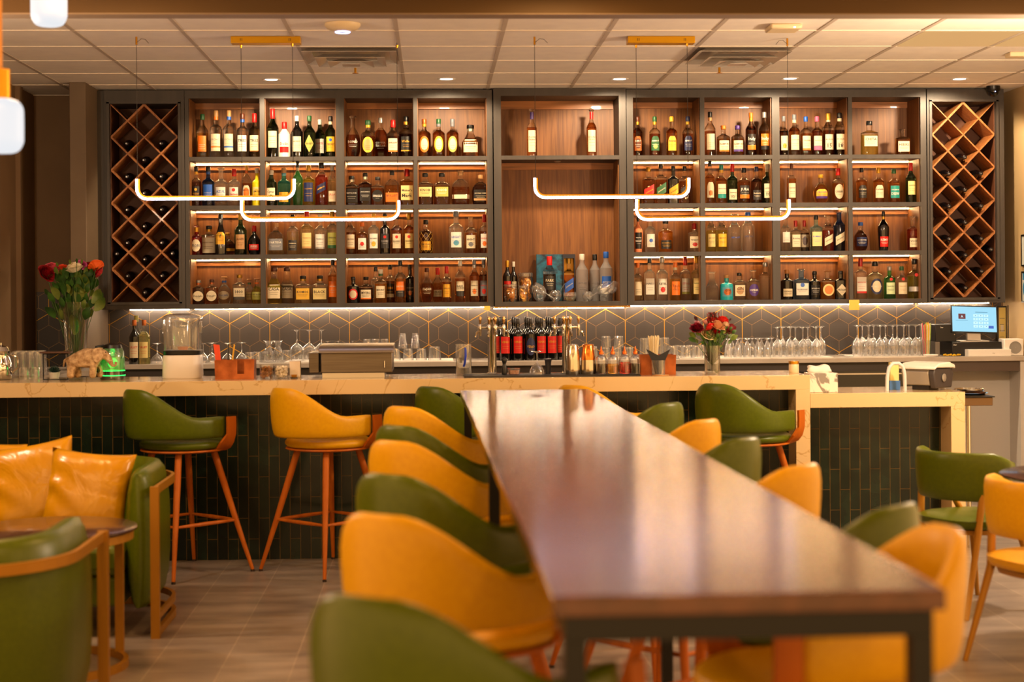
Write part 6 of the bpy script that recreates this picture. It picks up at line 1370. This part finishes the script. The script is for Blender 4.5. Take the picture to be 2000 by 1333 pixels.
for i, (c_, px, py) in enumerate((('g', 1250, 787), ('y', 1340, 819), ('g', 1440, 854), ('y', 1580, 905.6), ('g', 1715, 984))):
    x, y = cpos(px, py, -.2, .2); cn = {'g': 'green', 'y': 'yellow'}[c_]
    d_ = ['nearest the bar', 'second from the bar', 'third from the bar', 'fourth from the bar', 'fifth from the bar'][i]
    stool(c_, .895 if i == 4 else .87, y, math.radians(135), f'{cn} bar stool on the dining side of the long table, {d_}', 'bar stools on the dining side of the table')
stool('y', .80, 3.52, math.radians(186), 'yellow bar stool at the near corner of the table, its inner back showing', 'bar stools on the dining side of the table')

# ---------------------------------------------------------------- lounge corner
GOLDP = M('gold_painted_steel', '#a8761c', .38, .35)
def tub(name, lab, cat, loc, rz, W, Dp, ztop=.75, straight=False):
    """tub seat facing +x locally; W width, Dp depth"""
    t = thing(name, lab, cat, loc, rz); hw = W/2-.07; sq = min(hw, .3)
    def path(o, n=10):
        s_ = hw+o; b_ = -(Dp-.09)-o; r_ = sq+o; pts = [(0, -s_), (-.1, -s_), (-.2, -s_)]
        for i in range(n+1): a = i/n*PI/2; pts.append((b_+r_-r_*math.sin(a), -s_+r_-r_*math.cos(a)))
        for i in range(1, n): pts.append((b_, (-s_+r_)+(2*(s_-r_))*i/n)) if s_-r_ > .02 else None
        for i in range(n+1): a = (1-i/n)*PI/2; pts.append((b_+r_-r_*math.sin(a), s_-r_+r_*math.cos(a)))
        pts += [(-.2, s_), (-.1, s_), (0, s_)]
        return [p for i, p in enumerate(pts) if i == 0 or (Vector(p)-Vector(pts[i-1])).length > .004]
    sh_ = shell(path(0), lambda u: .12, lambda u: ztop, .14)
    sh_.build('upholstered_shell', GREEN, t, True, sharp=80)
    MB().box(-Dp+.16, .0, -hw+.07, hw-.07, .14, .28).build('seat_base', GREEN, t, bevel=.02)
    MB().box(-Dp+.16, .03, -hw+.065, hw-.065, .285, .43).build('seat_cushion', GREEN, t, bevel=.04)
    o_ = .085; P = path(o_)
    MB().tube([(x+.03, y, ztop-.09) if x > -.01 else (x, y, ztop-.09) for x, y in P], 0, flat=(.018, .038)).build('top_rail', GOLDP, t)
    for s_ in (-1, 1):
        x_ = .03; MB().box(x_-.014, x_+.014, s_*(hw+o_)-.02, s_*(hw+o_)+.02, 0, ztop-.07).build('upright', GOLDP, t)
    MB().tube([(x+.03, y, .0175) if x > -.01 else (x, y, .0175) for x, y in P], 0, flat=(.022, .034)).build('floor_runner', GOLDP, t)
    MB().tube([(x+.03, y, .09) if x > -.01 else (x, y, .09) for x, y in P], 0, flat=(.018, .03)).build('lower_rail', GOLDP, t) if straight else None
    return t
p = UZ(305, 1247, 0.0); WS = 1.5
tub('tub_sofa', 'green leather tub sofa on a gold frame, holding the yellow cushions', 'sofa', (p.x-WS/2-.015, p.y+.02, 0), -PI/2, WS, .86, .765, True)
SX, SY = p.x-WS/2, p.y
p = UZ(193, 1045, .68); WA = .82
tub('tub_armchair', 'green leather tub armchair with gold rails, seen from behind', 'armchair', (p.x-WA/2-.0, p.y-.03, 0), PI/2, WA, .78, .765)
CUSH = MN('yellow_satin_leather', '#b98400', '#c28e00', ns=4, rough=.26, bump=.35, detail=3, dist=1.6, bdist=.03)
def cushion(x, y, z, s_, rot, lab):
    t = thing('throw_cushion', lab, 'cushion', (x, y, z), 0, 'yellow throw cushions on the sofa'); t.rotation_euler = rot
    mb = MB(); n = 18
    for sd in (-1, 1):
        b = len(mb.v)
        for j in range(n+1):
            for i in range(n+1):
                u, v = -1+2*i/n, -1+2*j/n; pin = 1-.10*(1-u*u)*v*v-.10*(1-v*v)*u*u if True else 1
                th = max(0, (1-u**4)*(1-v**4))**.55
                cu = 1-.09*(1-abs(v)**2); cv = 1-.09*(1-abs(u)**2)
                wr = .012*math.sin(6*u+9*v+sd)*max(0, -u+.1)*(1-v*v)+.01*math.sin(14*v)*max(0, abs(u)-.5)
                mb.v.append((u*s_/2*cv if abs(u) < 1 else u*s_/2*(1-.08*(1-v*v)), sd*(th*.075+wr*(1 if th > .05 else 0)), v*s_/2*(cu if abs(v) < 1 else 1-.08*(1-u*u))))
        for j in range(n):
            for i in range(n): q = b+j*(n+1)+i; mb.f.append((q, q+1, q+n+2, q+n+1)); mb.m.append(0)
    mb.build('cushion_cover', CUSH, t, True, sharp=110, weld=True)
zc_ = .43
c1 = U(176, 955, 7.85); cushion(c1.x, 7.80, .645, .40, (-.28, .10, -.05), 'small creased yellow cushion leaning by the sofa arm')
c2 = U(62, 948, 7.95); cushion(c2.x, 7.95, .66, .43, (-.30, -.16, .05), 'larger yellow cushion leaning at the sofa back, second along')
c3 = U(-30, 930, 8.05); cushion(c3.x-.05, 8.07, .665, .43, (-.3, .12, .1), 'yellow cushion with only its corner in view, behind the others')
# round side table
cxT = -1.61; cyT = 7.0
t = thing('round_side_table', 'small round dark topped table on a gold ring frame between sofa and armchair', 'side table', (cxT, cyT, 0))
MB().lathe([(.001, .575), (.33, .575), (.35, .583), (.35, .593), (.34, .597), (.001, .597)], seg=48).build('table_top', MN('dark_walnut_gloss', '#3a2620', '#4c342c', (6, .8, 6), 3, .22, coat=.3), t, True)
MB().tube([(.325*math.cos(2*PI*i/40), .325*math.sin(2*PI*i/40), .558) for i in range(40)], 0, flat=(.02, .032), closed=True).build('top_ring', GOLDP, t)
ring = [(.30*math.cos(a), .30*math.sin(a), .016) for a in [math.radians(-150+i*7.5) for i in range(33)]]
MB().tube(ring, 0, flat=(.022, .032)).build('floor_ring', GOLDP, t)
for a in (35, 78): x_, y_ = .30*math.cos(math.radians(a)), .30*math.sin(math.radians(a)); MB().box(x_-.018, x_+.018, y_-.012, y_+.012, .032, .545).build('upright', GOLDP, t)

# ---------------------------------------------------------------- dining chairs at the till side
def make_chair(mat, loc, rz, lab, grp):
    t = thing('dining_chair', lab, 'dining chair', loc, rz, grp)
    path = [(.02, -.255), (-.04, -.262)]+[(-.24*math.cos(a), .262*math.sin(a)) for a in [math.radians(-75+10*i) for i in range(16)]]+[(-.04, .262), (.02, .255)]
    e = lambda u: smoothstep(min(u, 1-u)/.16)
    shell(path, lambda u: .665-.115*e(u), lambda u: .735+.05*e(u), .04, .02).build('backrest', mat, t, True, sharp=80)
    MB().lathe(smooth_prof([(.001, .41), (.2, .41), (.235, .425), (.24, .445), (.22, .465), (.001, .478)], 2), seg=36, n=2.8).build('seat', mat, t, True)
    MB().lathe([(.001, .385), (.2, .385), (.21, .408), (.001, .408)], seg=30, n=2.8).build('seat_frame', GOLDP, t, True)
    for sx, sy in ((1, 1), (1, -1), (-1, 1), (-1, -1)):
        if sx > 0: pts = [(.14, sy*.16, .39), (.24, sy*.23, 0.0)]
        else: pts = [(-.14, sy*.215, .62), (-.16, sy*.2, .40), (-.27, sy*.235, 0.0)]
        lg = MB().tube(pts, [.018, .011] if len(pts) == 2 else [.017, .018, .011], 10).build('leg', GOLDP, t, True)
    for sy in (-1, 1): MB().tube([(.13, sy*.19, .40), (-.02, sy*.25, .69)], [.016, .013], 10).build('arm_post', GOLDP, t, True)
    return t
p = U(1900, 1000, 7.9); make_chair(GREEN, (p.x+.03, 7.98, 0), math.radians(25), 'green low-backed dining chair on gold legs beyond the communal table', 'low dining chairs by the till side')
p = U(2030, 1000, 6.75); make_chair(YELLOW, (p.x+.04, 6.70, 0), math.radians(20), 'yellow low-backed dining chair on gold legs at the frame edge', 'low dining chairs by the till side')
p = UZ(1962, 928, .745)
t = thing('round_dining_table', 'round dark dining table by the low chairs, only its edge in view', 'table', (p.x+.42, p.y, 0))
MB().lathe([(.001, .725), (.40, .725), (.42, .735), (.42, .742), (.41, .745), (.001, .745)], seg=48).build('table_top', MC['dark_walnut_gloss'], t, True)
MB().lathe([(.22, 0), (.22, .012), (.03, .03), (.03, .724)], seg=24, cap=True).build('pedestal', DARK, t, True)
